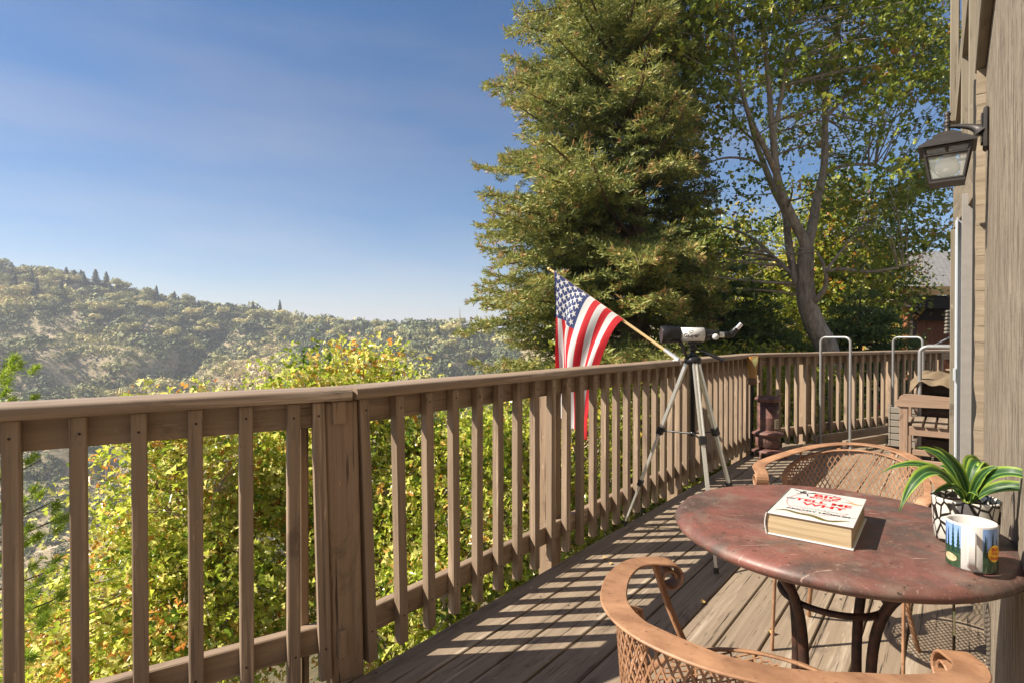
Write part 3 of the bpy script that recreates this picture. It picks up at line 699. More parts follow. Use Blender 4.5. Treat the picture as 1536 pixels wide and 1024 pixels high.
def blade(p0,p1,p2,w,curlx=.35,twist=0.0):
    n=22; path=bez(p0,p1,p2,n); V=[];A=[]; m=9
    fc=Vector((-.38,-.55,.62)).normalized()
    for i,p in enumerate(path):
        tt=i/n; tg=(path[min(i+1,n)]-path[max(i-1,0)]).normalized(); sd=tg.cross(fc); sd=sd.normalized() if sd.length>.15 else Vector((1,0,0)); nn=sd.cross(tg)
        if i and sd.dot(psd)<0: sd=-sd; nn=-nn
        psd=sd; 
        q=Matrix.Rotation(twist*tt,3,tg); sd=q@sd; nn=q@nn
        ww=w*.88*min(1,(.35+1.6*tt))*max(0.02,1-tt**3.2)*(1 if tt<.6 else 1)
        for j in range(m):
            x=(j/(m-1)*2-1); V.append(p+sd*(x*ww/2)+nn*(abs(x)**1.5*ww*curlx*.5)+nn*(.0006*math.sin(tt*30+j))); A.append(1-abs(x))
    Fq=[(i*m+j,i*m+j+1,(i+1)*m+j+1,(i+1)*m+j) for i in range(n) for j in range(m-1)]
    o=np_mesh('leaf',np.array([tuple(v) for v in V]),np.array(Fq),M['dracaena'],pot,A,True); return o
def pl(px,py,dz): return P(px,py,1.12+dz)-PC
bl=[((1446,748,0),(1395,670,.02),(1322,709,.03),.026,.3,.3),((1446,750,-.01),(1392,655,-.06),(1350,768,-.06),.036,.35,.2),((1452,748,.01),(1425,672,.04),(1374,671,.05),.026,.35,.0),
((1454,748,.0),(1440,690,.0),(1400,668,-.02),.030,.35,.2),((1456,748,.01),(1448,650,.02),(1482,716,.06),.032,.4,.3),((1450,748,.01),(1466,640,.0),(1490,735,.10),.030,.35,-.3),((1460,750,-.01),(1495,672,-.09),(1585,738,-.13),.030,.35,.1),
((1460,752,.0),(1505,706,-.05),(1600,752,-.10),.028,.3,.3),((1452,752,-.02),(1440,715,-.04),(1398,742,-.06),.024,.35,.2),((1456,752,-.01),(1470,700,-.05),(1500,700,-.07),.022,.35,.0),((1450,750,.02),(1430,690,.08),(1408,700,.13),.026,.35,0),((1452,752,-.015),(1456,725,-.05),(1468,744,-.075),.018,.3,0)]
for a,b_,c_,w_,cu_,tw in bl: blade(pl(*a),pl(*b_),pl(*c_),w_,cu_,tw)
c=MB()
for k in range(5): c.tube([(random.uniform(-.008,.008),random.uniform(-.008,.008),.075),(random.uniform(-.012,.012),random.uniform(-.012,.012),.10)],.004,6)
c.build('stem',M['dracaena'],pot)

# ---------------------------------------------------------------- telescope on tripod
HUB=Vector((1.0,3.10,0))
tr=empty('tripod',HUB,0,'silver aluminium tripod with black clamps holding the telescope','tripod')
feet=[Vector((.680,3.385,0)),Vector((.981,2.68,0)),Vector((1.350,3.30,0))]
for f in feet:
    d=(f-HUB); d.z=0; d.normalize(); top=Vector((d.x*.032,d.y*.032,1.015)); bot=(f-HUB); bot.z=.012
    lg=empty('leg',(0,0,0)); bpy.data.objects.remove(lg)
    ax=(bot-top).normalized(); sd=Vector((0,0,1)).cross(d).normalized(); n2=ax.cross(sd)
    def bar(mb,a,b,w,t,m=0): 
        p=top.lerp(bot,a); q=top.lerp(bot,b)
        mb.hexa([p-sd*w/2-n2*t/2,p+sd*w/2-n2*t/2,p+sd*w/2+n2*t/2,p-sd*w/2+n2*t/2],[q-sd*w/2-n2*t/2,q+sd*w/2-n2*t/2,q+sd*w/2+n2*t/2,q-sd*w/2+n2*t/2],m)
    mb=MB()
    for o_ in (-.0095,.0095):
        p=top+sd*o_; q=top.lerp(bot,.40)+sd*o_; w_,t_=.006,.016
        mb.hexa([p-sd*w_/2-n2*t_/2,p+sd*w_/2-n2*t_/2,p+sd*w_/2+n2*t_/2,p-sd*w_/2+n2*t_/2],[q-sd*w_/2-n2*t_/2,q+sd*w_/2-n2*t_/2,q+sd*w_/2+n2*t_/2,q-sd*w_/2+n2*t_/2])
    bar(mb,0,.40,.018,.010); bar(mb,.40,.735,.018,.014); bar(mb,.735,.985,.0125,.010)
    L=mb.build('leg',M['alu'],tr)
    mb=MB(); bar(mb,.385,.425,.034,.032); mb.build('clamp',M['black'],L)
    mb=MB(); bar(mb,.71,.745,.027,.026); mb.build('clamp',M['black'],L)
    mb=MB(); bar(mb,.975,1.0,.020,.020); mb.build('rubber_foot',M['black'],L)
mb=MB()
for f in feet:
    d=(f-HUB); d.z=0; d.normalize(); top=Vector((d.x*.032,d.y*.032,1.015)); bot=(f-HUB); bot.z=.012; q=top.lerp(bot,.405); mb.tube([(0,0,q.z+.005),q-Vector((d.x,d.y,0))*.012],.005,6)
mb.lathe([(.0001,.625),(.016,.624),(.016,.605),(.0001,.604)],14); mb.build('spreader',M['black'],tr)
mb=MB(); mb.lathe([(.0001,1.045),(.022,1.045),(.045,1.030),(.048,1.005),(.03,.995),(.014,.99),(.0125,.60),(.0001,.60)],20)
mb.lathe([(.0001,1.115),(.018,1.115),(.018,1.10),(.014,1.09),(.016,1.06),(.024,1.045)],16); mb.box(-.018,.018,-.02,.02,1.068,1.092,bev=.004); mb.build('head',M['black'],tr)
mb=MB(); mb.tube([(.01,-.01,1.085),(.07,-.045,1.055)],.0045,8); mb.tube([(.06,-.04,1.058),(.145,-.085,1.02)],[.009,.010,],10); mb.build('pan_handle',M['black'],tr)
TS=Vector((1.0,3.10,1.158))
ts=empty('telescope',(TS.x,TS.y,TS.z-.042),R(-3),'short white and black refractor telescope mounted on the tripod','telescope')
RY=Matrix.Rotation(R(90),3,'Y')
def xl(mb,prof,n=32,m=0): mb.lathe([(r,x) for x,r in prof],n,c=(0,0,.042),m=m,M=RY)
mb=MB(); xl(mb,[(-.172,.0001),(-.172,.038),(-.174,.046),(-.172,.0475),(-.118,.0475),(-.116,.0445),(-.073,.0435),(-.071,.040)]); mb.build('dew_shield',M['black'],ts)
mb=MB(); xl(mb,[(-.0715,.0365),(-.0705,.0395),(.056,.0395),(.057,.037)]); body=mb.build('tube',M['white'],ts)
mb=MB(); xl(mb,[(.0572,.0385),(.066,.0385),(.075,.031),(.10,.026),(.138,.024),(.139,.0001)]); mb.box(.092,.125,-.032,-.018,.015,.045,bev=.003); mb.build('focuser',M['black'],ts)
mb=MB(); 
mb.lathe([(.0001,.006),(.0165,.005),(.017,-.006),(.0001,-.007)],18,c=(.112,-.040,.030),M=Matrix.Rotation(R(90),3,'X')); mb.build('focus_knob',M['white'],ts)
mb=MB(); xl(mb,[(.139,.0165),(.172,.0165),(.172,.013),(.185,.013)],20); mb.build('draw_tube',M['silver'],ts)
mb=MB(); xl(mb,[(.176,.0175),(.196,.0175),(.197,.0001)],18); mb.tube([(.190,0,.040),(.212,0,.046),(.226,0,.064)],[.017,.019,.015],10); mb.tube([(.222,0,.058),(.236,0,.074)],.0165,12); mb.build('diagonal',M['black'],ts)
mb=MB(); mb.tube([(.233,0,.070),(.262,0,.101)],.0125,14); mb.build('eyepiece',M['silver'],ts)
mb=MB(); mb.box(-.03,.045,-.014,.014,-.010,.006,bev=.002); mb.tube([(-.075,-.02,.0),(-.06,-.03,-.03),(-.045,-.03,-.07),(-.03,-.02,-.10)],[.012,.010,.009,.007],8); mb.build('mount_bracket',M['black'],ts)
mb=MB(); vs,fs=text_mb('Gskyer',.029,off=.0009)
def onT(v,dx,dz): 
    a=(v[1]+dz)/.0395; return (v[0]+dx,-.0399*math.cos(a),.042+.0399*math.sin(a))
mb.add([onT(v,-.018,-.006) for v in vs],fs)
ring=[]; 
for k in range(20):
    a=2*math.pi*k/20; w_=.0022 if k%10<6 else .001; ring.append((a,w_))
vs=[];
for a,w_ in ring: vs+=[onT((.009*math.cos(a),.006*math.sin(a)),-.018,.017),onT(((.009+w_*1.6)*math.cos(a),(.006+w_*1.6)*math.sin(a)),-.018,.017)]
mb.add(vs,[(2*i,2*i+1,(2*i+3)%40,(2*i+2)%40) for i in range(20)])
mb.tube([onT((.048,0),0,.012),onT((.050,0),0,.030)],.0015,5); mb.lathe([(.0001,.001),(.003,0)],8,c=(.050,-.0395,.040),M=Matrix.Rotation(R(90),3,'X')); mb.build('logo',M['ink_black'],ts)

# ---------------------------------------------------------------- flag on its pole
OUT=-NIN; FB=Vector((1.195,4.07,.992)); FT=FB+OUT*1.09+Vector((0,0,.71))
fl=empty('flag',FB,0,'American flag hanging from a pale wooden pole fixed to the deck railing','flag')
mb=MB(); d=(FT-FB); n=10
L=d.length; po=MB(); po.tube([(0,0,0),(L,0,0)],.0115,12); q=d.to_track_quat('X','Z')
o=po.build('pole',M['pole'],fl); o.rotation_mode='QUATERNION'; o.rotation_quaternion=q
fi=MB(); fi.lathe([(.0001,.0),(.012,0),(.012,.01),(.008,.014),(.015,.022),(.018,.033),(.015,.044),(.006,.052),(.0001,.055)],16,M=Matrix.Rotation(R(90),3,'Y')); 
for k in (0,.03,.055): fi.lathe([(.0122,0),(.0145,.004),(.0122,.008)],14,c=(-.03-k,0,0),M=Matrix.Rotation(R(90),3,'Y'))
f2=fi.build('finial',M['brass'],fl,loc=tuple(d)); f2.rotation_mode='QUATERNION'; f2.rotation_quaternion=q
mb=MB(); mb.tube([tuple(d.normalized()*-.02),tuple(d.normalized()*.11)],.016,12); mb.box(-.03,.03,-.02,.02,-.045,-.012,bev=.004); mb.build('bracket',M['alu'],fl)
# cloth
tA,tB=.965,.375
def cloth_pt(u,v,o=0.0):     # u 0 (tip side, canton) .. 1 along the hoist; v 0 hoist .. 1 fly
    hp=d*(tA+(tB-tA)*u)+Vector((0,0,.017))
    hx=OUT; tipx=(d*tA).dot(hx)
    L=1.16*v
    # falling path: each thread heads from the hoist down towards the gather under the tip
    gx=tipx-.0-.34*u**1.1            # horizontal place of the gathered thread (outward coord)
    x0=hp.dot(hx)
    k=min(1,L/(.18+.82*u)); k=1-(1-k)**1.55
    xo=x0+(gx-x0)*k
    # length spent going sideways
    z=hp.z-(L*L*(1+.0)/(L+.32*u*1.0+1e-6) if L>0 else 0)*1.05
    amp=.030*min(1,v*2.2); dep=amp*math.sin(u*9.5+v*1.5)+.012*math.sin(u*23+v*7)*min(1,v*3)
    foldb=.05*math.sin(min(1,v*1.3)*math.pi*.5)*math.sin(u*6.3+.5)
    p=hx*(xo+ .018*math.sin(u*14+1)*min(1,v*2))+U*(dep+foldb)*1.0; p.z=z
    return p-U*(o+.022)
nu,nv=78,70
mb=MB(); vs=[cloth_pt(i/nu,j/nv) for i in range(nu+1) for j in range(nv+1)]
vs=[Vector(v) for v in vs]; fs=[];ms=[]
for i in range(nu):
    for j in range(nv):
        stripe=int((i/nu)*13-1e-9) if True else 0; stripe=min(12,int((i+.5)/nu*13))
        m=0 if stripe%2==0 else 1
        if stripe<7 and (j+.5)/nv<.31: m=2
        mb.f.append((i*(nv+1)+j,(i+1)*(nv+1)+j,(i+1)*(nv+1)+j+1,i*(nv+1)+j+1)); mb.m.append(m); mb.sm.append(True)
mb.v=[tuple(v) for v in vs]
def star(u0,v0,r):
    pts=[]
    for k in range(10):
        rr=r if k%2==0 else r*.42; a=math.pi/2+k*math.pi/5; pts.append((u0+rr*math.cos(a)/.62,v0+rr*math.sin(a)/.92))
    for side in (.0022,-.0022):
        V=[cloth_pt(u0,v0,side)]+[cloth_pt(min(max(a,0),1),max(b,0),side) for a,b in pts]; mb.add(V,[(0,i+1,(i+1)%10+1) for i in range(10)],1)
for r_ in range(7):
    for c_ in range(9):
        if (r_+c_)%2==0: star((r_+1)*(7/13)/8,(c_+1)*.31/10,.027)
mb.build('cloth',[M['flag_red'],M['flag_white'],M['flag_blue']],fl)

# ---------------------------------------------------------------- kerosene heater
hz=Vector(((1152-768)/F*5.34,5.34,0))
ht=empty('kerosene_heater',hz,0,'rusty old round kerosene heater standing on the deck by the far corner','heater')
mb=MB(); mb.lathe([(.095,.24),(.093,.26),(.093,.50),(.094,.53),(.093,.24)],32); mb.lathe([(.0935,.245),(.0935,.54)],32); mb.build('drum',M['rust'],ht)
mb=MB(); mb.lathe([(.094,.54),(.118,.548),(.122,.558),(.114,.572),(.10,.582),(.06,.588),(.0001,.59)],32); mb.tube([(.09,0,.575),(.13,0,.60),(.14,.0,.605)],.005,6); mb.build('lid',M['rust'],ht)
mb=MB(); mb.lathe([(.10,.10),(.112,.12),(.112,.20),(.105,.21),(.138,.222),(.146,.232),(.138,.246),(.105,.262),(.094,.268)],32); mb.lathe([(.0001,.09),(.10,.095),(.138,.08),(.15,.07),(.146,.058),(.12,.05),(.0001,.05)],32); mb.build('base',M['rust'],ht)
for k in range(3):
    a=R(-120+120*k-18); mb=MB(); ca,sa=math.cos(a),math.sin(a); pr=[(.11,.07),(.145,.055),(.150,.03),(.158,.010),(.175,.0)]
    mb.tube([(q.x*ca,q.x*sa,q.y) for q in catmull([(r,z,0) for r,z in pr],4)],.013,8); mb.build('leg',M['rust'],ht)
for ring_z,n_,rr in ((.515,30,.0945),(.50,30,.0945),(.165,26,.1132),(.150,26,.1132),(.180,26,.1132)):
    mb=MB()
    for k in range(n_):
        a=2*math.pi*(k+.5*(ring_z in (.50,.15)))/n_; M3=Matrix.Rotation(a,3,'Z')@Matrix.Rotation(R(90),3,'Y'); mb.lathe([(.0001,.0006),(.0045,.0003)],6,c=(rr*math.cos(a),rr*math.sin(a),ring_z),M=M3)
    mb.build('vent_ring',M['dark'],ht)
def onH(a,z,r=.0948): return (r*math.cos(a),r*math.sin(a),z)
mb=MB(); vs=[onH(R(-78+k*4),z) for k in range(13) for z in (.285,.375)]; mb.add(vs,[(2*i,2*i+2,2*i+3,2*i+1) for i in range(12)],0)
for r_ in range(4):
    for k in range(5): mb.add([onH(R(-66+k*6+dx),.295+.018*r_+dz,.0953) for dx,dz in ((0,0),(4,0),(4,.012),(0,.012))],[(0,1,2,3)],1)
mb.build('label_plate',[M['label_cream'],M['ink_black']],ht)
mb=MB(); mb.add([onH(R(-56),.43,.0955),onH(R(-38),.43,.0955),onH(R(-47),.465,.0955)],[(0,1,2)],0); mb.add([onH(R(-50),.436,.0960),onH(R(-44),.436,.0960),onH(R(-47),.450,.0960)],[(0,1,2)],1); mb.build('warning_triangle',[M['white'],M['ink_black']],ht)

# ---------------------------------------------------------------- bamboo torch in the far corner
tk=empty('bamboo_torch',(2.315,5.40,0),0,'bamboo garden torch with pale husk standing in the far railing corner','garden torch')
mb=MB(); mb.tube([(0,0,0),(0,0,.72)],.014,10); mb.build('pole',M['dark'],tk)
mb=MB(); mb.lathe([(.034,.69),(.043,.695),(.045,.71),(.042,.72),(.045,.73),(.042,.74),(.044,.75),(.036,.755)],18); mb.build('wicker_band',M['wicker'],tk)
mb=MB()
for k in range(16):
    a=2*math.pi*k/16; ca,sa=math.cos(a),math.sin(a); s_=Vector((-sa,ca,0)); mb.strip([(.034*ca,.034*sa,.752),(.046*ca,.046*sa,.86),(.056*ca,.056*sa,.96)],[s_]*3,[.012,.015,.018],.003)
mb.lathe([(.0001,.76),(.03,.76),(.035,.93),(.0001,.93)],16); mb.build('basket',M['bamboo'],tk)
mb=MB(); mb.add([(.0,-.062,.845),(.028,-.060,.92),(.022,-.058,.955),(0,-.056,.958),(-.020,-.058,.95),(-.026,-.060,.915)],[(0,1,2,3,4,5)]); mb.add([(.0,-.058,.845),(.028,-.056,.92),(.022,-.054,.955),(0,-.052,.958),(-.020,-.054,.95),(-.026,-.056,.915)],[(5,4,3,2,1,0)]); mb.build('husk',M['pale_leaf'],tk)

# ---------------------------------------------------------------- firewood racks
def rack(o,phi,L,wd,h,tr_,label,group=None):
    root=empty('firewood_rack',o,-phi,label,'firewood rack')
    for x in (0,wd): 
        c=MB(); c.box(-x-.019,-x+.019,-.05,L+.05,.035,.125,bev=.004); c.build('base_beam',M['lumber'],root)
    for s in (0,L):
        c=MB(); cx=.055; pts=[(0,s,.0),(0,s,h-cx)]+[(-cx+cx*math.cos(a),s,h-cx+cx*math.sin(a)) for a in [R(15*k) for k in range(1,7)]]+[(-wd+cx-cx*math.sin(a),s,h-cx+cx*math.cos(a)) for a in [R(15*k) for k in range(0,7)]]+[(-wd,s,0)]
        pts=[(p[0]+.03,p[1],p[2]) for p in pts]; c.tube(pts,tr_,10); c.box(.008,.052,s-.022,s+.022,0,.06,bev=.003); c.box(-wd+.008,-wd+.052,s-.022,s+.022,0,.06,bev=.003); c.build('end_hoop',M['grey_tube'],root)
    return root
rack((3.32,5.55,0),R(60),1.42,.30,1.14,.0125,'empty firewood rack with two tall grey tube hoops by the far railing')
r2=HF(.016,6.22)
rk2=rack(HF(.016,6.22),PH,.60,.28,1.057,.0165,'loaded firewood rack with thick pale hoop behind the wooden armchair')
phx=PH; ux=Vector((math.sin(phx),math.cos(phx),0)); nx=Vector((-math.cos(phx),math.sin(phx),0))
# logs resting on the loaded rack
lid=0
proto=[]
for k in range(3):
    mb=MB(); pr=[]; n=9; rr=[random.uniform(.04,.065)*(1 if j%3 else .75) for j in range(n)]
    L=.36
    for x in (-L/2,L/2):
        pr+=[(x,rr[j]*math.cos(2*math.pi*j/n),rr[j]*math.sin(2*math.pi*j/n)) for j in range(n)]
    mb.add(pr,[(j,(j+1)%n,n+(j+1)%n,n+j) for j in range(n)],0,True); mb.add(pr[:n],[tuple(range(n-1,-1,-1))],1); mb.add(pr[n:],[tuple(range(n))],1)
    proto.append(mb)
meshes=[]
for k in range(3): o=proto[k].build('firewood_log',[M['log'],M['log_end']]); meshes.append(o)
first=True; cnt=0
rowz=[.18+.095*j for j in range(6)]
for j,z in enumerate(rowz):
    for i in range(5):
        if j==5 and i in(0,4): continue
        k=(i+j)%3; o=meshes[k] if cnt<3 and k==cnt else meshes[k].copy()
        if o.name not in COL.objects: COL.objects.link(o)
        p=r2+ux*(.07+.113*i+(.04 if j%2 else 0)*(.9))+nx*(.11+random.uniform(-.02,.02))+Vector((0,0,z))
        o.location=p; o.rotation_euler=(random.uniform(0,6),random.uniform(-.03,.03),math.atan2(nx.y,nx.x)+random.uniform(-.05,.05))
        tag(o,'split firewood log in the pile on the loaded rack','firewood log','firewood logs stacked on the rack'); cnt+=1
# canvas cover over the pile
nu,nv=26,18; V=[];Fq=[]
for i in range(nu+1):
    for j in range(nv+1):
        a=i/nu*2-1; b=j/nv*2-1
        z=.745+.05*math.cos(a*1.3)+.018*math.sin(a*7+b*3)+.014*math.sin(b*9+a*4)-.10*max(0,abs(b)-.62)*2.2+.03*a
        p=r2+ux*(.30+.33*a)+nx*(.11+.22*b); V.append((p.x,p.y,z))
for i in range(nu):
    for j in range(nv): Fq.append((i*(nv+1)+j,(i+1)*(nv+1)+j,(i+1)*(nv+1)+j+1,i*(nv+1)+j+1))
o=np_mesh('canvas_cover',V,Fq,M['tarp'],None,None,True); tag(o,'crumpled olive brown canvas thrown over the firewood pile','cover')
so=o.modifiers.new('s','SOLIDIFY'); so.thickness=.006
# pale slatted planter box
pb=empty('planter_box',HF(-.12,6.92),-PH,'off white slatted planter box behind the armchair leg','planter box')
for s in (0,1):
    mb=MB()
    for k in range(6): mb.box(-.38,.0,(0 if s==0 else .02),(.018 if s==0 else .34),.03+.068*k,.03+.068*k+.060,bev=.004) if s==0 else mb.box(-.399,-.381,.0,.20,.03+.068*k,.09+.068*k,bev=.004)
    mb.build('slat_panel',M['white_slat'],pb)
mb=MB(); mb.box(-.38,0,.02,.20,.01,.39); mb.build('soil_bin',M['dark'],pb)

# ---------------------------------------------------------------- bench
bx0,bx1,bs0=-.345,.12,5.60
bn=empty('garden_armchair',HF(0,0,0),-PH,'faded brown slatted wooden armchair with rounded arm beyond the door','armchair')
Lb=.50
for s in (bs0,bs0+Lb):
    mb=MB(); mb.box(bx0,bx0+.058,s,s+.058,0,.575,bev=.004); mb.build('leg',M['bench_v'],bn)
    mb=MB(); mb.box(bx1-.05,bx1,s,s+.058,0,.90,bev=.004); mb.build('leg',M['bench_v'],bn)
    mb=MB(); a0=bx0-.035
    prof=[(bx1-.051,.585),(bx1-.051,.620),(a0+.20,.632),(a0+.08,.638),(a0+.03,.632),(a0+.005,.615),(a0+.0,.598),(a0+.01,.583),(a0+.04,.576)]
    n=len(prof); vs=[(x,s-.012,z) for x,z in prof]+[(x,s+.072,z) for x,z in prof]
    mb.add(vs,[tuple(range(n)),tuple(range(2*n-1,n-1,-1))]+[(i,(i+1)%n,n+(i+1)%n,n+i) for i in range(n)]); mb.build('armrest',M['bench'],bn)
    for za,zb2 in ((.345,.42),(.10,.15)):
        mb=MB(); mb.box(bx0+.0585,bx1-.0505,s+.01,s+.04,za,zb2,bev=.003); mb.build('side_rail',M['bench'],bn)
for k in range(5):
    mb=MB(); x=bx0+.004+.082*k; mb.box(x,x+.066,bs0-.012 if 0<k else bs0+.06,bs0+Lb+.06,.4205,.442,bev=.003); mb.build('seat_slat',M['lumber'],bn)
for k in range(7):
    mb=MB(); z=.50+.055*k; mb.box(bx1-.046,bx1-.028,bs0+.0585,bs0+Lb-.001,z,z+.04,bev=.003); mb.build('back_slat',M['lumber'],bn)
mb=MB(); mb.box(bx0+.01,bx0+.04,bs0+.0585,bs0+Lb-.001,.345,.415,bev=.003); mb.build('front_rail',M['lumber'],bn)

# ---------------------------------------------------------------- fallen leaves on the deck
spots=[(916,848,0),(905,838,0),(990,795,0),(940,948,0),(1060,905,0),(1108,700,0),(1332,676,0),(1318,665,0),(545,1004,0),(1160,955,0),(960,740,0),(1020,760,0)]
lm=MB(); pts=[(0,0),(.006,.004),(.008,.012),(.014,.014),(.010,.022),(.004,.024),(0,.034),(-.004,.024),(-.011,.021),(-.013,.013),(-.007,.012),(-.006,.004)]
lm.add([(x,y,.006*abs(x)/.014+.004*math.sin(y*120)+.003) for x,y in pts],[tuple(range(12))])
words=['curled tan leaf on the deck left of the near chair arm','small tan leaf on the deck beside the railing shadow stripes','dry tan leaf on the deck near the left tripod foot','tan leaf on the deck below the near chair arm curl','tan leaf on the deck boards under the table edge','tiny tan leaf on the deck beside the right tripod leg','pale leaf on the deck in front of the empty rack','pale leaf on the deck touching the empty rack beam','orange brown leaf at the foot of the cracked corner post','tan leaf on the deck under the red table','tan leaf on the deck edge board below the railing','tan leaf on the deck just left of the tabletop']
base=None
for i,((px,py,_),wd) in enumerate(zip(spots,words)):
    Z=CAMZ*F/(py-HY); p=P(px,py,Z); p.z=.001
    if base is None: base=lm.build('fallen_leaf',M['drop_leaf']); o=base
    else: o=base.copy(); COL.objects.link(o)
    o.location=p; s=random.uniform(.6,1.1)*(1.3 if i==8 else 1); o.scale=(s,s,s); o.rotation_euler=(random.uniform(-.3,.3),random.uniform(-.3,.3),random.uniform(0,6)); tag(o,wd,'leaf','fallen leaves on the deck')

# ================================================================ terrain
_h=np.random.default_rng(5).random((256,256))
def vnoise(x,y):
    xi=np.floor(x).astype(int); yi=np.floor(y).astype(int); fx=x-xi; fy=y-yi; fx=fx*fx*(3-2*fx); fy=fy*fy*(3-2*fy)
    g=lambda a,b:_h[a%256,b%256]
    return (g(xi,yi)*(1-fx)+g(xi+1,yi)*fx)*(1-fy)+(g(xi,yi+1)*(1-fx)+g(xi+1,yi+1)*fx)*fy
def fbm(x,y,o=4):
    s=0;a=.5
    for i in range(o): s=s+a*vnoise(x*2**i+17*i,y*2**i+31*i); a*=.5
    return s
def sst(a,b,x): t=np.clip((x-a)/(b-a),0,1); return t*t*(3-2*t)
RPX=np.array([-900,-400,-150,0,60,130,200,300,400,480,560,610,660,720,780,900,1100,1500,2500])
RPY=np.array([430,395,390,404,408,424,440,456,470,480,488,492,487,494,502,500,498,495,495])
def ridge(az):
    px=CX+F*np.tan(np.clip(az,-1.35,1.35)); e=(HY-np.interp(px,RPX,RPY))/F; e=np.where(np.abs(az)>1.3,.03,e)
    Dr=np.interp(px,[-400,0,300,520,620,760,1200],[640,620,560,520,430,420,300]); return px,e,Dr
def ground(D,az):
    D=np.asarray(D,float); az=np.asarray(az,float); x=D*np.sin(az); y=D*np.cos(az)
    L=.6184*y-.7858*x
    near=-2.6-.50*np.log1p(np.exp(np.clip((L-3.0),-30,30)))*1.0 + 1.7*sst(-1,-5,L)*sst(3,9,y)
    near=np.maximum(near,-60)
    px,e,Dr=ridge(az); zr=CAMZ+e*Dr*np.cos(np.clip(az,-1.3,1.3))
    wl=1-sst(-.05,.35,az); wl=np.where(az<-1.9,0,wl)
    bot=-98*wl-6*(1-wl)
    t=np.clip((D-215)/(Dr-215),0,1.0)
    n=fbm(x/70,y/70,5)-.5; rg=np.abs(fbm(x/95+3,y/95+9,3)-.47)*2
    hill=bot+(zr-bot)*(t**.92)+wl*(4*t*(1-t))*( -26*(.28-rg).clip(0,1)*2.2+16*n) 
    back=-70*sst(0,1,(D-Dr)/350)*wl
    far_=sst(560,650,px)*(1-sst(700,820,px)); m2=(CAMZ+.0315*2500)*1.0*far_*np.exp(-((D-2500)/420)**2)*(1-.35*sst(660,740,px))
    hill=hill+np.where(D>Dr,back,0)
    hill=np.where(D>1500,np.maximum(hill,hill*(1-far_)+ -40*far_+ (m2+40*far_)),hill)
    w=sst(25,215,D)
    return near*(1-w)+hill*w + 1.2*(fbm(x/9,y/9,3)-.5)*sst(12,60,D)
azs=np.concatenate([np.linspace(-math.pi,-1.1,60,endpoint=False),np.linspace(-1.1,.12,520,endpoint=False),np.linspace(.12,math.pi,120,endpoint=False)])
Ds=np.concatenate([[0.5],np.geomspace(1.5,200,70),np.linspace(204,660,190),np.geomspace(670,3500,40)])
DD,AA=np.meshgrid(Ds,azs,indexing='ij'); ZZ=ground(DD,AA)
V=np.stack([DD*np.sin(AA),DD*np.cos(AA),ZZ],-1).reshape(-1,3); na=len(azs); nd=len(Ds)
ii,jj=np.meshgrid(np.arange(nd-1),np.arange(na),indexing='ij'); j2=(jj+1)%na
Q=np.stack([ii*na+jj,(ii+1)*na+jj,(ii+1)*na+j2,ii*na+j2],-1).reshape(-1,4)
Q=Q[:,::-1]
t=NT('hillside_earth'); v=t.coord((1,1,1)); a=t.noise(v,.035,8,.65); b=t.noise(v,.35,6,.7); cN=t.noise(v,6,4,.6)
c=t.mix(t.ramp(a,[(.38,0),(.60,1)]),(.34,.29,.16),(.58,.44,.29)); c=t.mix(t.ramp(b,[(.42,0),(.6,1)]),c,(.24,.21,.11)); c=t.mix(t.ramp(a,[(.61,0),(.66,1)]),c,(.75,.58,.44))
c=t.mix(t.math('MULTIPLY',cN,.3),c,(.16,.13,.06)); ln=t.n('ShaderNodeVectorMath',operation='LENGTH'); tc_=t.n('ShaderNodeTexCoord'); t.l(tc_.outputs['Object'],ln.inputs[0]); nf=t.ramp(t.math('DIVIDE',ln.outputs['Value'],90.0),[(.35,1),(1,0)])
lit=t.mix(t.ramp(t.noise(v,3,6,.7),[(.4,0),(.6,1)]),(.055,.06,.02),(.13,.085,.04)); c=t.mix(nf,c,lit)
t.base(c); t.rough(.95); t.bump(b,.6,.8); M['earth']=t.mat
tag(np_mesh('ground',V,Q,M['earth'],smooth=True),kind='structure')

# ---- scrub: tufts of small faces over each bush
def tuft_shell(C,Rr,n,size,tint,flat=.75,jit=.25,rng=RNG):
    """n random triangles on the dome of every bush: C (k,3), Rr (k)"""
    k=len(C); d=rng.normal(size=(k,n,3)); d[...,2]=np.abs(d[...,2])*1.0-.25; d/=np.linalg.norm(d,axis=2,keepdims=True)
    r=Rr[:,None,None]*(1-jit+jit*rng.random((k,n,1))*1.3)
    p=C[:,None,:]+d*r*np.array([1,1,flat]); u=rng.normal(size=(k,n,3)); u-=d*(u*d).sum(2,keepdims=True)*.75; u/=np.linalg.norm(u,axis=2,keepdims=True)
    w=np.cross(d,u); w+=d*rng.normal(size=(k,n,1))*.5; s=(Rr[:,None,None]*size*(.6+.8*rng.random((k,n,1))))
    V=np.stack([p-u*s,p+u*s,p+w*s*1.5],2).reshape(-1,3); T=np.repeat(np.clip(tint[:,None]+rng.normal(size=(k,n))*.06,0,1).ravel(),3)
    return V,T
def tris(V): return np.arange(len(V)).reshape(-1,3)
k=26000; px=RNG.uniform(-260,780,k); az=np.arctan((px-CX)/F); _,_,Dr=ridge(az); tt=RNG.random(k)**.75; D=205+tt*(Dr-200)
x=D*np.sin(az); y=D*np.cos(az); dens=fbm(x/26,y/26,4); keep=(dens>.36)|(RNG.random(k)<.45); x,y,D,az,tt,dens=[q[keep] for q in (x,y,D,az,tt,dens)]
z=ground(D,az); sz=np.clip(RNG.lognormal(.12,.62,len(x)),.5,6.0)*(.75+.6*tt)
tn=np.clip(.26+1.5*(fbm(x/45+50,y/45,3)-.5)*1.4+RNG.normal(size=len(x))*.20,0,1)
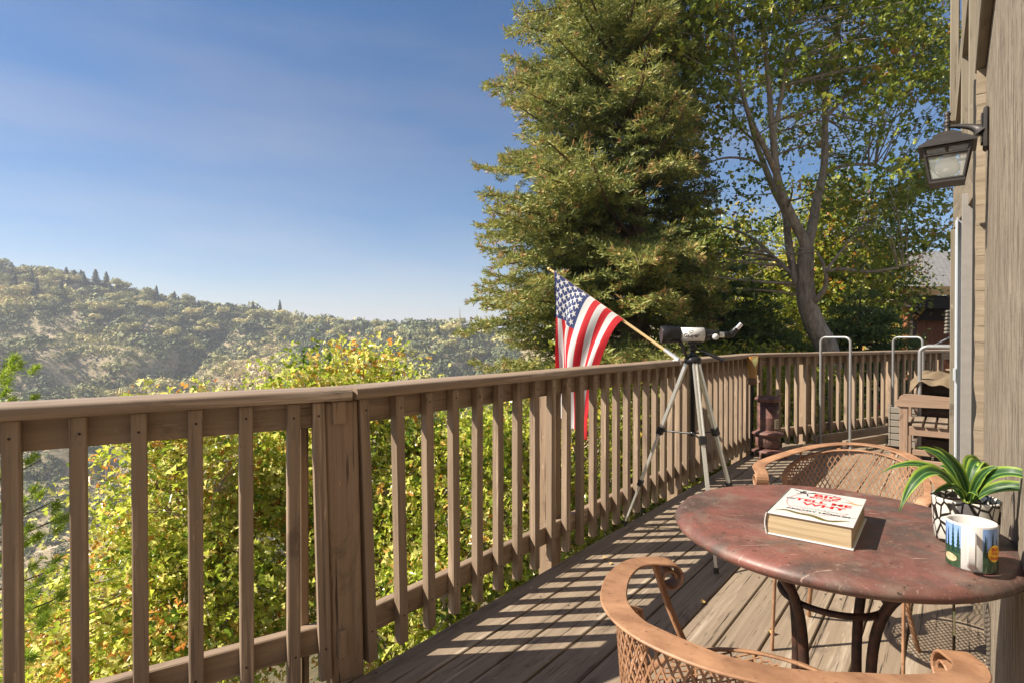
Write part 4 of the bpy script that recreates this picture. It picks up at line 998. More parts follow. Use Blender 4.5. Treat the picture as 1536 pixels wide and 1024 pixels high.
V,T=tuft_shell(np.stack([x,y,z+sz*.25],1),sz,48,.20,tn)
tag(np_mesh('hillside_scrub',V,tris(V),M['scrub'],attr=T),kind='stuff')
# pale rocks and bare snags
# ---- ridge trees: things with shared meshes
def far_conifer_mesh(seed,H=9.0,dead=False):
    r=np.random.default_rng(seed); lv=int(15); Vs=[];Ts=[]
    for i in range(lv):
        h=H*(.12+.88*i/lv); rad=(H*.24)*(1-i/lv)**.8*(.75+.5*r.random())+.15
        n=int(16+26*(1-i/lv)); a=r.random(n)*2*math.pi; rr=rad*(.55+.6*r.random(n))
        c=np.stack([rr*np.cos(a),rr*np.sin(a),h-rr*.25+r.normal(size=n)*.15],1); e=np.stack([-np.sin(a),np.cos(a),0*a],1)*(.26+.1*rad)
        p0=np.stack([0*a,0*a,h+.35+0*a],1)*1.0; Vs.append(np.stack([c-e,c+e,p0*.5+np.stack([c[:,0]*.5,c[:,1]*.5,p0[:,2]*.5],1)],1).reshape(-1,3))
    V=np.concatenate(Vs); return V,np.full(len(V),.4)+r.normal(size=len(V))*.15
def make_far(name,V,T,mat,h,tr,label,cat,group):
    root=empty(name,label=label,cat=cat,group=group); o=np_mesh('crown',V,tris(V),mat,root,attr=np.clip(T,0,1))
    mb=MB(); mb.tube([(0,0,-1),(0,0,h)],[tr,tr*.4],6); mb.build('trunk',M['bark_fir'],root); return root
def place(root,px,h,dz=0,up=0):
    az=math.atan((px-CX)/F); _,_,Dr=ridge(np.array([az])); D=float(Dr[0])-dz; z=float(ground(np.array([D]),np.array([az]))[0])
    root.location=(D*math.sin(az),D*math.cos(az),z+up-.3); wq=random.uniform(1.0,1.5); root.scale=(h*1.35*wq,h*1.35*wq,h*1.45*random.uniform(.75,1.15)); root.rotation_euler=(0,0,random.uniform(0,6))
cf=[]; 
for s in range(3):
    V,T=far_conifer_mesh(s); cf.append(make_far('conifer_tree',V,T,M['conifer_far'],8.6,.22,'dark conifer standing on the distant ridge line','tree','conifers on the distant ridge'))
ok=[]
for s in range(4):
    r=np.random.default_rng(40+s); nb=7; C=np.stack([r.normal(size=nb)*1.5,r.normal(size=nb)*1.5,3.1+r.random(nb)*1.8],1); Rr=1.0+r.random(nb)*1.0
    V,T=tuft_shell(C,Rr,110,.17,np.full(nb,[.28,.42,.62,.35][s]),.85,.3,r); ok.append(make_far('ridge_oak',V,T,M['scrub'],3.6,.25,'round crowned broadleaf tree on the distant ridge line','tree','broadleaf trees on the distant ridge'))
used=set()
def inst(lst,i,*a,**k):
    o=lst[i]
    if id(o) in used: o=copy_tree(o)
    else: used.add(id(o))
    place(o,*a,**k); return o
big=[(18,1.15),(100,1.1),(112,1.2),(122,1.05),(126,.95),(144,1.25),(160,1.15),(166,.95),(180,.9),(186,.85),(205,.7),(235,.9),(262,.85),(268,.75),(298,.9),(310,.8)]
for i,(q,h) in enumerate(big): inst(cf,i%3,q,h,dz=random.uniform(2,26))
for q in np.linspace(330,715,20): inst(cf,int(q)%3,q+random.uniform(-9,9),random.uniform(.45,.8),dz=random.uniform(0,30))
for q in (55,92,48,22): inst(cf,int(q)%3,q,random.uniform(.9,1.2),dz=random.uniform(40,95))
for i in range(78): inst(ok,i%4,random.uniform(-30,735),random.uniform(.65,1.25),dz=random.uniform(0,60))
for i in range(45): inst(ok,i%4,random.uniform(-30,330),random.uniform(.7,1.2),dz=random.uniform(40,110))
o=inst(cf,1,420,1.05,dz=4); o.scale=(1.2,1.2,1.7); o['label']='lone dark pine standing tallest above the middle of the distant ridge'; del o['group']
sn=empty('dead_snag',label='bare dead tree trunk on the low distant ridge beside the fir edge',cat='dead tree')
mb=MB(); mb.tube([(0,0,0),(.15,0,6),(.1,0,13)],[.35,.24,.06],6); mb.build('trunk',M['bark_oak'],sn); place(sn,690,1.0,6)
for q,dz,lb in ((158,300,'left of two bare dead trunks low on the hazy slope'),(182,300,'right of two bare dead trunks low on the hazy slope')):
    s2=empty('dead_snag',label=lb,cat='dead tree'); mb=MB(); mb.tube([(0,0,0),(.1,0,7),(.0,0,15)],[.4,.25,.07],6); mb.build('trunk',M['bark_oak'],s2); place(s2,q,1.0,dz)
V,T=tuft_shell(np.array([[*(P(350+q,562+w,330))] for q,w in ((0,0),(8,-3),(-14,5),(14,4))]),np.array([2.2,1.8,1.5,1.6]),60,.35,np.zeros(4),.5)
t=NT('pale_granite'); t.base((.55,.48,.42)); t.rough(.9)

# ================================================================ near trees
def leaves_mesh(name,C,size,mat,tint,parent,rng,upb=.6,asp=.62,fold=.22):
    n=len(C); nn=rng.normal(size=(n,3)); nn[:,2]+=upb; nn/=np.linalg.norm(nn,axis=1,keepdims=True)
    d=rng.normal(size=(n,3)); d[:,2]-=.35; d-=nn*(d*nn).sum(1,keepdims=True); d/=np.linalg.norm(d,axis=1,keepdims=True); s=np.cross(nn,d)
    l=(size*(.45+.95*rng.random(n)**1.3))[:,None]; w=l*asp; f=nn*l*fold; curl=nn*l*(-.22*rng.random((n,1)))
    # midrib points and lobes: two lobes a side and a pointed tip
    pts=[C,C+d*l*.42+f*.0,C+d*l+curl,C+d*l*.16-s*w*.30+f*.5,C+d*l*.38-s*w*.62+f+curl*.1,C+d*l*.50-s*w*.22+f*.4+curl*.2,C+d*l*.78-s*w*.42+f+curl*.5,
         C+d*l*.16+s*w*.30+f*.5,C+d*l*.38+s*w*.62+f+curl*.1,C+d*l*.50+s*w*.22+f*.4+curl*.2,C+d*l*.78+s*w*.42+f+curl*.5]
    V=np.stack(pts,1).reshape(-1,3); b=np.arange(n)[:,None]*11
    Q=np.concatenate([b+np.array([[0,1,4,3]]),b+np.array([[0,7,8,1]]),b+np.array([[1,2,6,5]]),b+np.array([[1,9,10,2]])],0)
    return np_mesh(name,V,Q,mat,parent,attr=np.repeat(np.clip(tint,0,1),11))
def twigs(mb,cl,skel,r0=.016,rng=RNG):
    S=np.array([tuple(p) for p,_ in skel]); rr=np.array([r for _,r in skel])
    for c in cl:
        d=np.linalg.norm(S-c,axis=1)+ .6*np.maximum(0,S[:,2]-c[2]); i=int(np.argmin(d)); a=Vector(S[i]); b=Vector(c); m=(a+b)/2+Vector((rng.normal()*.08,rng.normal()*.08,.06+rng.normal()*.08))*(a-b).length*.9
        r=min(float(rr[i])*.7,r0*(.6+.5*(a-b).length)); pts=bez(a,m,b,4); mb.tube(pts,[r,r*.85,r*.65,r*.45,r*.25],4,cap=False)
def broadleaf(name,label,cat,group,ells,ncl,per,lsize,mat,base,tr,clr=.26,seed=1,mean=.5,spread=.17,hollow=.55,nl=9,bark_='bark_oak'):
    rng=np.random.default_rng(seed); root=empty(name,(0,0,0),0,label,cat,group)
    vol=np.array([e[3]*e[4]*e[5] for e in ells])**.67; pk=rng.choice(len(ells),ncl,p=vol/vol.sum()); E=np.array(ells)[pk]
    d=rng.normal(size=(ncl,3)); d/=np.linalg.norm(d,axis=1,keepdims=True); r=(hollow+(1-hollow)*rng.random(ncl)**.6)*(1+.10*rng.normal(size=ncl))
    cl=E[:,:3]+d*r[:,None]*E[:,3:6]
    b=Vector(base); top=Vector((np.mean([e[0] for e in ells]),np.mean([e[1] for e in ells]),np.mean([e[2] for e in ells])-.35*np.mean([e[5] for e in ells])))
    mb=MB(); tp=bez(b,(b+top)/2+Vector((.1,.1,0)),top,8); mb.tube(tp,[tr*(1-.5*i/8) for i in range(9)],9); skel=[(p,tr*.5) for p in tp[5:]]
    for i in range(nl):
        e=ells[i%len(ells)]; dd=Vector(rng.normal(size=3)).normalized(); dd.z=abs(dd.z)*.7+.1; tgt=Vector(e[:3])+Vector((dd.x*e[3],dd.y*e[4],dd.z*e[5]))*.75
        st=tp[4+i%5]; pts=bez(st,st.lerp(tgt,.5)+Vector((0,0,-.15)),tgt,8); rs=[tr*.42*(1-.85*k/8) for k in range(9)]; mb.tube(pts,rs,6,cap=False); skel+=[(p,q) for p,q in zip(pts,rs)]
    twigs(mb,cl[:int(ncl*.7)],skel,rng=rng); mb.build('trunk',M[bark_],root)
    # uneven: clusters thin out in places
    q=fbm(cl[:,0]*1.3+seed,cl[:,2]*1.3+cl[:,1],2); npc=np.maximum(4,(per*(.35+1.3*np.clip((q-.25)*2,0,1)))).astype(int)
    idx=np.repeat(np.arange(ncl),npc); C=cl[idx]+rng.normal(size=(len(idx),3))*clr*np.array([1,1,.7])
    ct=rng.normal(size=ncl)*.9*spread; tint=mean+ct[idx]+rng.normal(size=len(idx))*spread
    leaves_mesh('crown',C,lsize,mat,tint,root,rng); return root
gN='autumn trees just below the deck'
def E(px,py,Z,rx,ry,rz): p=P(px,py,Z); return (p.x,p.y,p.z,rx,ry,rz)
YL=M['leaf_yellow']
broadleaf('maple_tree','yellow green autumn tree whose domed top rises above the railing before the hills','tree',gN,[E(500,690,7.2,1.05,1.1,1.45),E(455,620,7.0,.62,.7,.75),E(575,600,7.3,.5,.6,.75),E(505,610,7.1,.6,.6,.72),E(420,800,6.8,.9,1,1.3),E(560,830,6.6,.9,1,1.3)],780,44,.092,YL,(-2.3,7.2,-5.5),.13,.17,3,.49,.2,.35)
broadleaf('maple_tree','yellow green autumn tree seen through the near left balusters','tree',gN,[E(255,760,6.0,.85,1,1.2),E(330,720,6.3,.7,.8,1.0),E(215,900,5.6,.7,.9,.8),E(310,930,5.6,.9,1,.9),E(95,960,6.0,.75,.9,.7),E(150,1040,5.2,.8,.9,.5),E(60,1040,5.6,.8,.9,.6),E(240,660,6.2,.45,.5,.45)],800,44,.086,YL,(-3.4,6.0,-5.5),.12,.16,8,.49,.2,.3)
broadleaf('maple_tree','yellow green autumn tree behind the middle railing beside the fir','tree',gN,[E(690,780,6.6,.95,.9,1.2),E(640,690,7.0,.6,.7,.7),E(610,930,5.9,.8,.9,.9),E(770,760,7.0,.7,.7,1.2)],600,44,.088,YL,(-.7,6.9,-5.5),.12,.17,5,.46,.2,.3)
broadleaf('yellow_shrub','sparse low yellow shrub tips poking just above the railing at left','shrub',gN,[E(300,600,6.6,.30,.3,.24),E(225,620,6.4,.22,.3,.2),E(270,640,6.5,.6,.5,.3)],70,30,.075,YL,(-3.8,6.8,-4.5),.05,.13,15,.6,.2,.2,5)
broadleaf('maple_tree','green and yellow tree glimpsed between the railing posts under the flag','tree',gN,[E(860,690,7.6,1.0,.8,1.5),E(960,660,8.2,.9,.8,1.3),E(1060,640,8.8,.9,.8,1.2)],430,44,.09,M['leaf_back'],(1.2,8.2,-5.0),.12,.18,6,.5,.22,.3)
gB='broadleaf trees beyond the far railing'
broadleaf('broadleaf_tree','pale green tree filling the gap between the fir and the forked oak','tree',gB,[E(1070,470,15,2.2,1.5,1.9),E(1140,420,15.5,1.8,1.5,1.6),E(1020,400,16,1.8,1.5,1.9),E(1120,520,14,1.8,1.5,1.2),E(1180,480,16,1.6,1.5,2.0)],560,46,.135,M['leaf_back'],(5.6,15,-3),.2,.30,21,.52,.2,.3)
broadleaf('broadleaf_tree','green and orange tinged tree behind the forked oak','tree',gB,[E(1262,355,14.5,1.25,1.2,1.2),E(1290,430,14.2,1.4,1.3,1.2),E(1230,440,15,1.2,1.3,1.4),E(1250,300,14.6,.6,.8,.5)],430,46,.12,M['leaf_oak'],(8.6,14.5,-3),.18,.26,22,.55,.2,.3)
broadleaf('broadleaf_tree','bright yellow tree beside the neighbouring brown house','tree',gB,[E(1352,470,18.5,1.1,1.0,1.3),E(1330,520,18,1.3,1.0,1.0),E(1385,500,21,1.2,1.0,1.5)],300,46,.13,YL,(12.2,18.5,-3),.15,.26,23,.62,.18,.3)
broadleaf('hedge_bush','low yellow green bush behind the corner of the far railing','bush','bushes beyond the far railing',[E(1150,590,9.4,.9,.6,.8),E(1225,600,9.8,.8,.6,.75),E(1090,600,9.2,.8,.6,.9)],260,40,.085,M['leaf_back'],(4.3,9.5,-2.5),.06,.17,24,.55,.2,.3)
broadleaf('hedge_bush','low bush behind the far railing in front of the parked car','bush','bushes beyond the far railing',[E(1262,645,10.4,.6,.5,.45),E(1300,655,10.8,.7,.5,.35)],120,40,.085,M['leaf_back'],(6.2,10.5,-1.8),.05,.16,25,.5,.2,.3)

# ---- forked oak, limbs traced
ZO=10.4
oak=empty('oak_tree',(0,0,0),0,'tall forked grey trunked oak with open leafy crown behind the far railing','tree')
limbs=[([(1246,560),(1240,520),(1224,492),(1211,460),(1206,430),(1207,400),(1209,372)],[0]*7,[.24,.22,.205,.19,.175,.16,.15]),
([(1207,400),(1209,368),(1188,330),(1172,295),(1163,262),(1158,200),(1152,120),(1141,50),(1128,-60)],[0,0,-.1,-.2,-.3,-.5,-.7,-.9,-1],[.15,.145,.125,.12,.10,.08,.06,.045,.02]),
([(1209,372),(1218,345),(1226,300),(1234,250),(1237,180),(1241,110),(1257,30),(1274,-60)],[0,.1,.2,.3,.4,.5,.6,.7],[.15,.13,.115,.10,.085,.07,.055,.03]),
([(1211,455),(1200,432),(1188,400),(1183,360),(1176,320),(1160,285),(1146,250),(1132,215),(1117,150),(1100,110),(1074,72),(1050,20)],[0,.05,.1,.2,.3,.4,.5,.5,.6,.7,.8,.9],[.13,.12,.105,.10,.095,.09,.08,.07,.06,.05,.04,.02]),
([(1186,410),(1160,385),(1130,360),(1100,345),(1075,340)],[.1,.3,.5,.7,.9],[.07,.055,.045,.035,.02]),
([(1163,262),(1148,225),(1125,180),(1108,130),(1098,60),(1090,-30)],[-.3,-.5,-.8,-1,-1.2,-1.4],[.08,.07,.06,.05,.035,.02]),
([(1158,200),(1172,130),(1180,60),(1190,-30)],[-.5,-.7,-.9,-1.1],[.06,.05,.04,.02]),
([(1216,462),(1228,448),(1238,430),(1240,412),(1230,390),(1224,378)],[0,-.2,-.3,-.4,-.4,-.4],[.08,.07,.06,.05,.04,.02]),
([(1238,408),(1262,404),(1298,408),(1330,405),(1362,398),(1385,402)],[-.4,-.6,-.9,-1.2,-1.4,-1.6],[.05,.045,.04,.03,.02,.012]),
([(1238,408),(1262,375),(1285,350),(1300,335)],[-.4,-.2,0,.2],[.04,.03,.02,.01]),
([(1236,260),(1262,250),(1300,248),(1340,258),(1380,275)],[.3,.1,-.2,-.4,-.6],[.06,.05,.035,.025,.012]),
([(1237,180),(1262,150),(1300,120),(1345,95),(1390,80)],[.4,.3,.1,-.2,-.4],[.06,.05,.04,.028,.012]),
([(1241,110),(1270,70),(1310,30),(1350,-20)],[.5,.4,.2,0],[.05,.04,.03,.015]),
([(1146,250),(1120,240),(1085,238),(1050,250),(1025,262)],[.5,.3,.1,0,-.1],[.045,.035,.028,.02,.01]),
([(1132,215),(1105,190),(1070,170),(1035,165),(1010,175)],[.5,.4,.3,.2,.1],[.04,.033,.026,.018,.01]),
([(1100,110),(1070,105),(1040,85),(1015,60)],[.7,.6,.5,.4],[.035,.026,.018,.01])]
mb=MB(); skel=[]
for pp,dz,rs in limbs:
    pts=[P(a+random.uniform(-2,2),b,ZO+z) for (a,b),z in zip(pp,dz)]; q=catmull(pts,4); rr=np.interp(np.linspace(0,len(rs)-1,len(q)),range(len(rs)),rs)*(.90 if pp[0][1]>550 else .68); mb.tube(q,list(rr),10,cap=False)
    skel+=[(p,r) for p,r in zip(q,rr) if r<.11]
rng=np.random.default_rng(77); cl=[];wt=[]
def dens(px,py):
    d=.75
    if px>1345 and 170<py<265: d=.12
    if px>1290 and 190<py<250: d=.3
    if py>262 and px>1280: d=1.0 if px>1330 or py<330 else .7
    if py>330 and px>1300: d=1.0
    if py<165: d=1.05
    if px<1170 and 150<py<340: d=.30
    if px>1340 and py>372: d=.0
    if 1170<=px<1290 and 170<py<300: d=.5
    if px<1130 and py>330: d=.5
    if px>1405 and py<60: d=.2
    if py>415: d=.12
    if 1120<px<1250 and py>300: d=.3
    return d
while len(cl)<720:
    px,py=rng.uniform(1005,1440),rng.uniform(-150,440)
    if rng.random()<dens(px,py): cl.append(P(px,py,ZO+(rng.uniform(.25,2.3) if (1120<px<1290 and py>90 and rng.random()<.85) else rng.uniform(-1.9,1.7))))
cl=np.array([tuple(c) for c in cl]); twigs(mb,cl,skel,.014,rng); mb.build('trunk',M['bark_oak'],oak)
npc=rng.integers(16,44,len(cl)); idx=np.repeat(np.arange(len(cl)),npc); C=cl[idx]+rng.normal(size=(len(idx),3))*np.array([.20,.20,.12])
ct=rng.normal(size=len(cl))*.16; leaves_mesh('crown',C,.125,M['leaf_oak'],.46+ct[idx]*.8+rng.normal(size=len(idx))*.16,oak,rng,.4)

# ---- conifers
def kites(B,D,Ln,W,tint,mat,parent,name='crown',nk=2,rng=RNG,spread=0.0):
    n=len(B); D=D/np.linalg.norm(D,axis=1,keepdims=True); a=rng.normal(size=(n,3)); s=np.cross(D,a); s/=np.linalg.norm(s,axis=1,keepdims=True); Vs=[]
    for k in range(nk):
        an=math.pi*k/nk; u=s*math.cos(an)+np.cross(D,s)*math.sin(an)
        # notched needle spray: 2 slim prongs each side plus a tip
        if spread>0:
            Dk=D+s*(spread*math.cos(2.1*k+.3))+np.cross(D,s)*(spread*math.sin(2.1*k+.3)); Bk=B+D*Ln[:,None]*(.22*k)
        else: Dk=D; Bk=B
        Vs.append(np.stack([Bk,Bk+Dk*Ln[:,None]*.5-u*W[:,None],Bk+Dk*Ln[:,None],Bk+Dk*Ln[:,None]*.45+u*W[:,None]],1))
    V=np.concatenate(Vs,1).reshape(-1,3); Q=np.arange(len(V)).reshape(-1,4)
    return np_mesh(name,V,Q,mat,parent,attr=np.repeat(np.clip(tint,0,1),4*nk))
def conifer(label,base,H,prof,zmin,mat,seed,step=.30,shoot=.12,tr=.25,dens=1.0,tipt=.0,mean=.42,group=None,bl_step=.16,lean=(0,0),side_k=0,front_gap=False):
    rng=np.random.default_rng(seed); root=empty('fir_tree',(0,0,0),0,label,'tree',group); b=Vector(base); mb=MB()
    tp=[b+Vector((lean[0]*k/12,lean[1]*k/12,H*k/12)) for k in range(13)]; mb.tube(tp,[tr*(1-k/12.5)**.8 for k in range(13)],12)
    B=[];Dv=[];Tn=[];z=zmin;ga=seed*1.0
    while z<b.z+H-.2:
        for q in range(1):
            ga+=2.39996+rng.normal()*.35; a=ga; zz=z+rng.uniform(-.15,.15); fr=(zz-b.z)/H; L=float(prof(zz))*(rng.uniform(.82,1.03))
            if side_k and math.cos(a)>-.25: L*=side_k+(1-side_k)*max(0,(.45-math.cos(a))/.7 if math.cos(a)<.45 else 0)
            if front_gap and math.sin(a)<-.6 and .6<zz<3.0 and rng.random()<.35: continue
            if L<.25: L=.25
            st=np.array([b.x+lean[0]*fr,b.y+lean[1]*fr,zz]); dr=np.array([math.cos(a),math.sin(a),0]); sd=np.array([-dr[1],dr[0],0])
            up=rng.uniform(.05,.25); dro=rng.uniform(.12,.45)
            def bp(t): return st+dr*L*t+np.array([0,0,L*(up*t-dro*t*t+.16*t**3)])+sd*L*.06*np.sin(t*3+a)
            pts=[bp(k/6) for k in range(7)]; r0=.012+.014*L; mb.tube([Vector(p) for p in pts],[r0*(1-.85*k/6) for k in range(7)],5,cap=False)
            ts=np.arange(.22,1.0,bl_step/L)
            for t in ts:
                for s_ in (-1,1):
                    if rng.random()>dens: continue
                    bl=(.42*L*(1-t)+.16)*rng.uniform(.65,1.15); o=bp(t); dd=dr*.62+sd*s_*.85+np.array([0,0,rng.uniform(-.42,.30)]); dd/=np.linalg.norm(dd)
                    m=max(2,int(bl/.030)); u=(np.arange(m)+rng.random(m))/m; pos=o+dd*(u[:,None]*bl)+np.array([0,0,1])*(-.10*bl*u*u)[:,None]
                    side=np.cross(dd,[0,0,1]); side/=np.linalg.norm(side); sg=np.where(np.arange(m)%2==0,1,-1)[:,None]
                    d2=dd*.75+side*sg*.65+rng.normal(size=(m,3))*.22+np.array([0,0,.28]); B.append(pos);Dv.append(d2);Tn.append(mean+.30*(t-.4)+tipt*(u>.7)*(rng.random(m)<.16)*(t>.6)+rng.normal(size=m)*.15)
                    B.append((o+dd*bl)[None]);Dv.append((dd+np.array([0,0,.3]))[None]);Tn.append(np.array([mean+.2+tipt*(rng.random()<.2)]))
            k_=5; B.append(np.array([bp(1.0)]*k_));Dv.append(dr+rng.normal(size=(k_,3))*.5);Tn.append(np.full(k_,mean+.2)+tipt*(rng.random(k_)<.25))
        z+=step/5.2*rng.uniform(.5,1.5)*(1 if zz>2.6 else .82)
    mb.build('trunk',M['bark_fir'],root); B=np.concatenate(B);Dv=np.concatenate(Dv);Tn=np.concatenate(Tn); n=len(B)
    kites(B,Dv,shoot*(.6+.5*rng.random(n)),shoot*.14*(.8+.5*rng.random(n)),Tn,mat,root,rng=rng,nk=4,spread=.75); return n
fb=P(966,0,10.3)
pr=lambda z: np.interp(z,[-4,-.5,.8,1.8,2.9,3.6,4.4,5.0,6.1,6.8,7.5,10,12.5],[3.35,3.35,3.35,3.4,3.35,3.15,2.95,2.55,2.75,2.45,2.1,1.2,.2])
nf=conifer('huge green fir with brown tinged tips rising above the flag','%s' and (fb.x,fb.y,-4.5),17.0,pr,-3.2,M['needle'],101,.20,.088,.27,.95,.42,.45,'firs around the deck',.118,(-.25,0),.46,True)
p2=P(1085,0,12.6)
conifer('dark lower fir between the telescope and the oak',(p2.x,p2.y,-3),5.9,lambda z:np.interp(z,[-3,1,2.9],[2.3,1.75,.15]),-2.2,M['needle_dark'],102,.30,.13,.14,.9,0,.5,'firs around the deck',.18)
p2=P(1290,0,12.3)
conifer('small dark fir behind the empty rack hoops',(p2.x,p2.y,-3),5.2,lambda z:np.interp(z,[-3,.5,2.2],[1.9,1.5,.1]),-2.0,M['needle_dark'],103,.27,.12,.12,.9,0,.45,'firs around the deck',.17)
# ---- pine with long bright needles at the far left
pine=empty('pine_tree',(0,0,0),0,'bright green long needled pine at the left edge beyond the railing','tree'); mb=MB(); rng=np.random.default_rng(9)
tb_=Vector((-4.9,4.3,-5)); mb.tube([tb_,tb_+Vector((.1,0,3)),tb_+Vector((.15,0,6.6)),tb_+Vector((.2,0,8))],[.16,.13,.09,.05],10)
B=[];Dv=[];Tn=[]
def tuft(c,d,k=70,L=1):
    dd=Vector(d).normalized(); B.append(np.array(c)[None]-np.array(dd)[None]*rng.random((k,1))*.09); Dv.append(np.array(dd)[None]*.75+rng.normal(size=(k,3))*.55); Tn.append(.55+rng.normal(size=k)*.2)
tips=[(24,545,4.2),(28,592,4.1),(6,560,4.0),(60,690,4.4),(48,745,4.2),(78,752,4.4),(96,772,4.5),(60,800,4.2),(84,850,4.3),(48,880,4.1),(66,935,4.2),(40,990,4.0),(100,890,4.4)]
for px,py,Z in tips:
    tp=P(px,py,Z); st=tb_+Vector((.12,0,0)); st.z=tp.z-.35; m=st.lerp(tp,.55)+Vector((0,0,-.12)); pts=bez(st,m,tp,8); mb.tube(pts,[.016-.0015*k for k in range(9)],5,cap=False)
    for k in range(6,9):
        d=(pts[k]-pts[k-1]); 
        for s_ in (0,1):
            c=pts[k]+Vector(rng.normal(size=3))*(.10 if k<8 else .03); tuft(c,d.normalized()+Vector((0,0,.4)),110)
mb.build('trunk',M['bark_fir'],pine); B=np.concatenate(B);Dv=np.concatenate(Dv);Tn=np.concatenate(Tn); n=len(B); kites(B,Dv,.062*(.7+.5*rng.random(n)),np.full(n,.0030),Tn,M['needle_pine'],pine,nk=1,rng=rng)

# ---- grass under the far side
k=26000; gx=RNG.uniform(4,16,k); gy=RNG.uniform(8.2,19,k); gz=ground(np.hypot(gx,gy),np.arctan2(gx,gy)); B=np.stack([gx,gy,gz],1); D_=RNG.normal(size=(k,3))*.4+np.array([0,0,1])
g=kites(B,D_,.10+.16*RNG.random(k),np.full(k,.018),.45+RNG.normal(size=k)*.2,M['leaf_back'],None,'meadow_grass',1); tag(g,kind='stuff')

# ================================================================ neighbouring house and parked car
nh=empty('neighbour_house',(11.0,16.0,0),0,'brown timber house with grey shingle roof beyond the far railing','house')
mb=MB(); mb.hexa([(0,0,2.50),(9,0,2.50),(9,4.3,4.15),(0,4.3,4.15)],[(0,0,2.58),(9,0,2.58),(9,4.3,4.23),(0,4.3,4.23)]); mb.build('roof',M['shingle'],nh)
mb=MB(); mb.box(.05,9,-.04,-.005,2.33,2.56,bev=.006); mb.box(.01,.045,-.03,.5,2.36,2.5); mb.build('fascia',M['fascia'],nh)
mb=MB(); mb.box(.55,9,.05,.9,1.95,2.32); mb.box(.9,9,.62,.78,1.62,1.94); mb.build('eave_beam',M['dark_wood'],nh)
mb=MB(); mb.box(.95,9,.95,1.15,-3,1.94); mb.build('wall',M['orange_wood'],nh)
mb=MB(); mb.box(.86,.98,.60,.72,-3,1.61); mb.box(2.6,2.72,.60,.72,-3,1.61); mb.build('porch_post',M['dark_wood'],nh)
st=MB()
for k in range(9): st.box(.9+.30*k,1.2+.30*k,.05,.55,.55+.17*k-.9,.60+.17*k-.9,bev=.005)
st.hexa([(.85,.02,-.55),(.85,.06,-.55),(.85,.06,-.30),(.85,.02,-.30)],[(3.6,.02,1.0),(3.6,.06,1.0),(3.6,.06,1.25),(3.6,.02,1.25)])
s_=st.build('stair',M['lumber'],nh)
mb=MB(); mb.tube([(.85,.04,.78),(3.4,.04,2.1)],.028,8); mb.tube([(.9,.04,-.4),(.9,.04,.8)],.03,6); mb.build('handrail',M['grey_tube'],nh,)
mb=MB()
for k in range(7): mb.box(1.38,1.60,-.02,.10,1.22+.10*k,1.30+.10*k,bev=.02)
mb.build('louvre',M['white_slat'],nh)
car=empty('parked_car',(6.9,11.6,-.98),R(-22),'dark parked car with red tail lights glimpsed through the far railing','car')
def loft(mb,secs,m=0):
    n=len(secs[0]); 
    vs=[v for s in secs for v in s]; mb.add(vs,[(i*n+j,i*n+(j+1)%n,(i+1)*n+(j+1)%n,(i+1)*n+j) for i in range(len(secs)-1) for j in range(n)],m,True); mb.add(secs[0],[tuple(range(n-1,-1,-1))],m); mb.add(secs[-1],[tuple(range(n))],m)
def sec(y,w,z0,z1,r=.12): return [(-w+r,y,z0),(w-r,y,z0),(w,y,z0+r),(w,y,z1-r),(w-r*.8,y,z1),(-w+r*.8,y,z1),(-w,y,z1-r),(-w,y,z0+r)]
mb=MB(); loft(mb,[sec(0,.80,.38,.80),sec(.08,.86,.28,.88),sec(1.0,.88,.25,.93),sec(2.8,.88,.25,.92),sec(3.9,.84,.27,.82),sec(4.3,.74,.35,.68)]); mb.build('body',M['car'],car)
mb=MB(); loft(mb,[[(x,y,z) for x,y,z in sec(.35,.74,.85,.95,.04)],sec(.9,.62,.86,1.32,.12),sec(2.1,.64,.86,1.36,.12),sec(3.0,.74,.85,.95,.04)]); mb.build('cabin',M['car_glass'],car)
for s in (-1,1):
    mb=MB(); mb.box(s*.66-.15,s*.66+.15,-.025,.06,.62,.80,bev=.03); mb.build('tail_light',M['tail_red'],car)
    for y in (.8,3.5):
        mb=MB(); M3=Matrix.Rotation(R(90),3,'Y'); mb.lathe([(.0001,-.1),(.2,-.1),(.31,-.08),(.32,0),(.31,.08),(.2,.1),(.0001,.1)],24,c=(s*.80,y,.32),M=M3); mb.build('wheel',M['tyre'],car)
mb=MB(); mb.box(-.26,.26,-.03,.0,.60,.73,bev=.005); mb.build('number_plate',M['plate_yellow'],car)

# ================================================================ haze, light, camera
HAZE=True
if HAZE:
    hm=bpy.data.materials.new('pale_haze'); hm.use_nodes=True; nt=hm.node_tree; nt.nodes.clear(); o_=nt.nodes.new('ShaderNodeOutputMaterial'); pv=nt.nodes.new('ShaderNodeVolumePrincipled')
    pv.inputs['Color'].default_value=(.86,.90,1.0,1); pv.inputs['Density'].default_value=.00042; pv.inputs['Density Attribute'].default_value=''; pv.inputs['Anisotropy'].default_value=.1
    nt.links.new(pv.outputs[0],o_.inputs['Volume'])
    mb=MB(); mb.box(-3600,3600,-3600,3600,-190,95); hz_=mb.build('haze',hm); tag(hz_,kind='stuff')
w=bpy.data.worlds.new('World'); scene.world=w; w.use_nodes=True; nt=w.node_tree; bg=nt.nodes['Background']; sky=nt.nodes.new('ShaderNodeTexSky'); sky.sky_type='NISHITA'; sky.sun_disc=False
EL=R(44); AZ=R(264)     # sun stands at camera left, slightly behind
sky.sun_elevation=EL; sky.sun_rotation=AZ; sky.altitude=1600; sky.air_density=1.0; sky.dust_density=2.3; sky.ozone_density=2.4
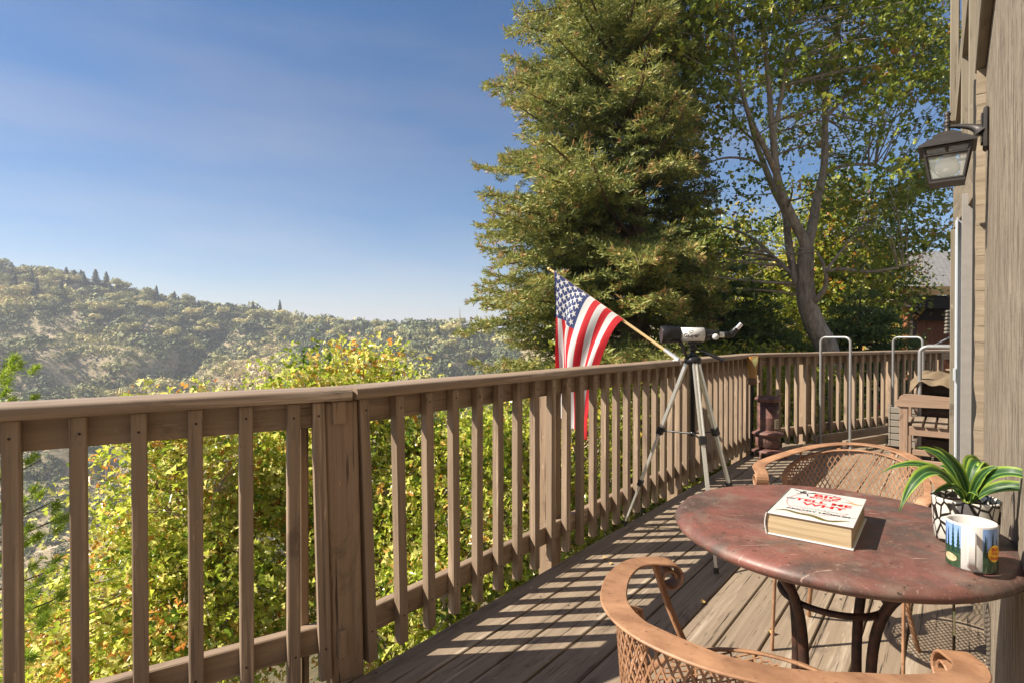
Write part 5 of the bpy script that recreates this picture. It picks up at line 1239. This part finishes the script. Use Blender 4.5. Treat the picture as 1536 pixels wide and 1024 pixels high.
hs=nt.nodes.new('ShaderNodeHueSaturation'); tc0=nt.nodes.new('ShaderNodeTexCoord'); mp0=nt.nodes.new('ShaderNodeMapping'); mp0.inputs['Scale'].default_value=(1.2,1.2,6); mp0.inputs['Rotation'].default_value=(.25,.1,0); ns0=nt.nodes.new('ShaderNodeTexNoise'); ns0.inputs['Scale'].default_value=1.6; ns0.inputs['Detail'].default_value=5; nt.links.new(tc0.outputs['Generated'],mp0.inputs[0]); nt.links.new(mp0.outputs[0],ns0.inputs['Vector']); mr0=nt.nodes.new('ShaderNodeMapRange'); mr0.inputs[1].default_value=.38; mr0.inputs[2].default_value=.68; mr0.inputs[3].default_value=1.30; mr0.inputs[4].default_value=1.02; nt.links.new(ns0.outputs['Fac'],mr0.inputs[0]); nt.links.new(mr0.outputs[0],hs.inputs['Saturation']); nt.links.new(sky.outputs[0],hs.inputs['Color']); wm=nt.nodes.new('ShaderNodeMix'); wm.data_type='RGBA'; wm.blend_type='MULTIPLY'; wm.inputs[0].default_value=1; wm.inputs[7].default_value=(1.06,.98,.95,1); nt.links.new(hs.outputs[0],wm.inputs[6]); nt.links.new(wm.outputs[2],bg.inputs[0]); bg.inputs[1].default_value=.066
sd=bpy.data.lights.new('sun','SUN'); sd.energy=5.0; sd.angle=R(.5); sd.color=(1,.90,.76); so=bpy.data.objects.new('sun',sd); COL.objects.link(so)
to=Vector((math.sin(AZ)*math.cos(EL),math.cos(AZ)*math.cos(EL),math.sin(EL))); so.rotation_euler=to.to_track_quat('Z','Y').to_euler()
cam=bpy.data.cameras.new('camera'); cam.sensor_width=36; cam.lens=36*F/1536; cam.clip_start=.05; cam.clip_end=9000; co=bpy.data.objects.new('camera',cam); COL.objects.link(co)
co.location=(0,0,CAMZ); co.rotation_euler=(R(90)-math.atan(7/F),0,0); scene.camera=co
scene.view_settings.view_transform='Standard'; scene.view_settings.look='None'; scene.view_settings.exposure=1.08; scene.view_settings.gamma=1
scene.cycles.use_denoising=True; scene.cycles.max_bounces=6; scene.cycles.transparent_max_bounces=8; scene.cycles.volume_bounces=0; scene.cycles.diffuse_bounces=3
bpy.context.view_layer.update()
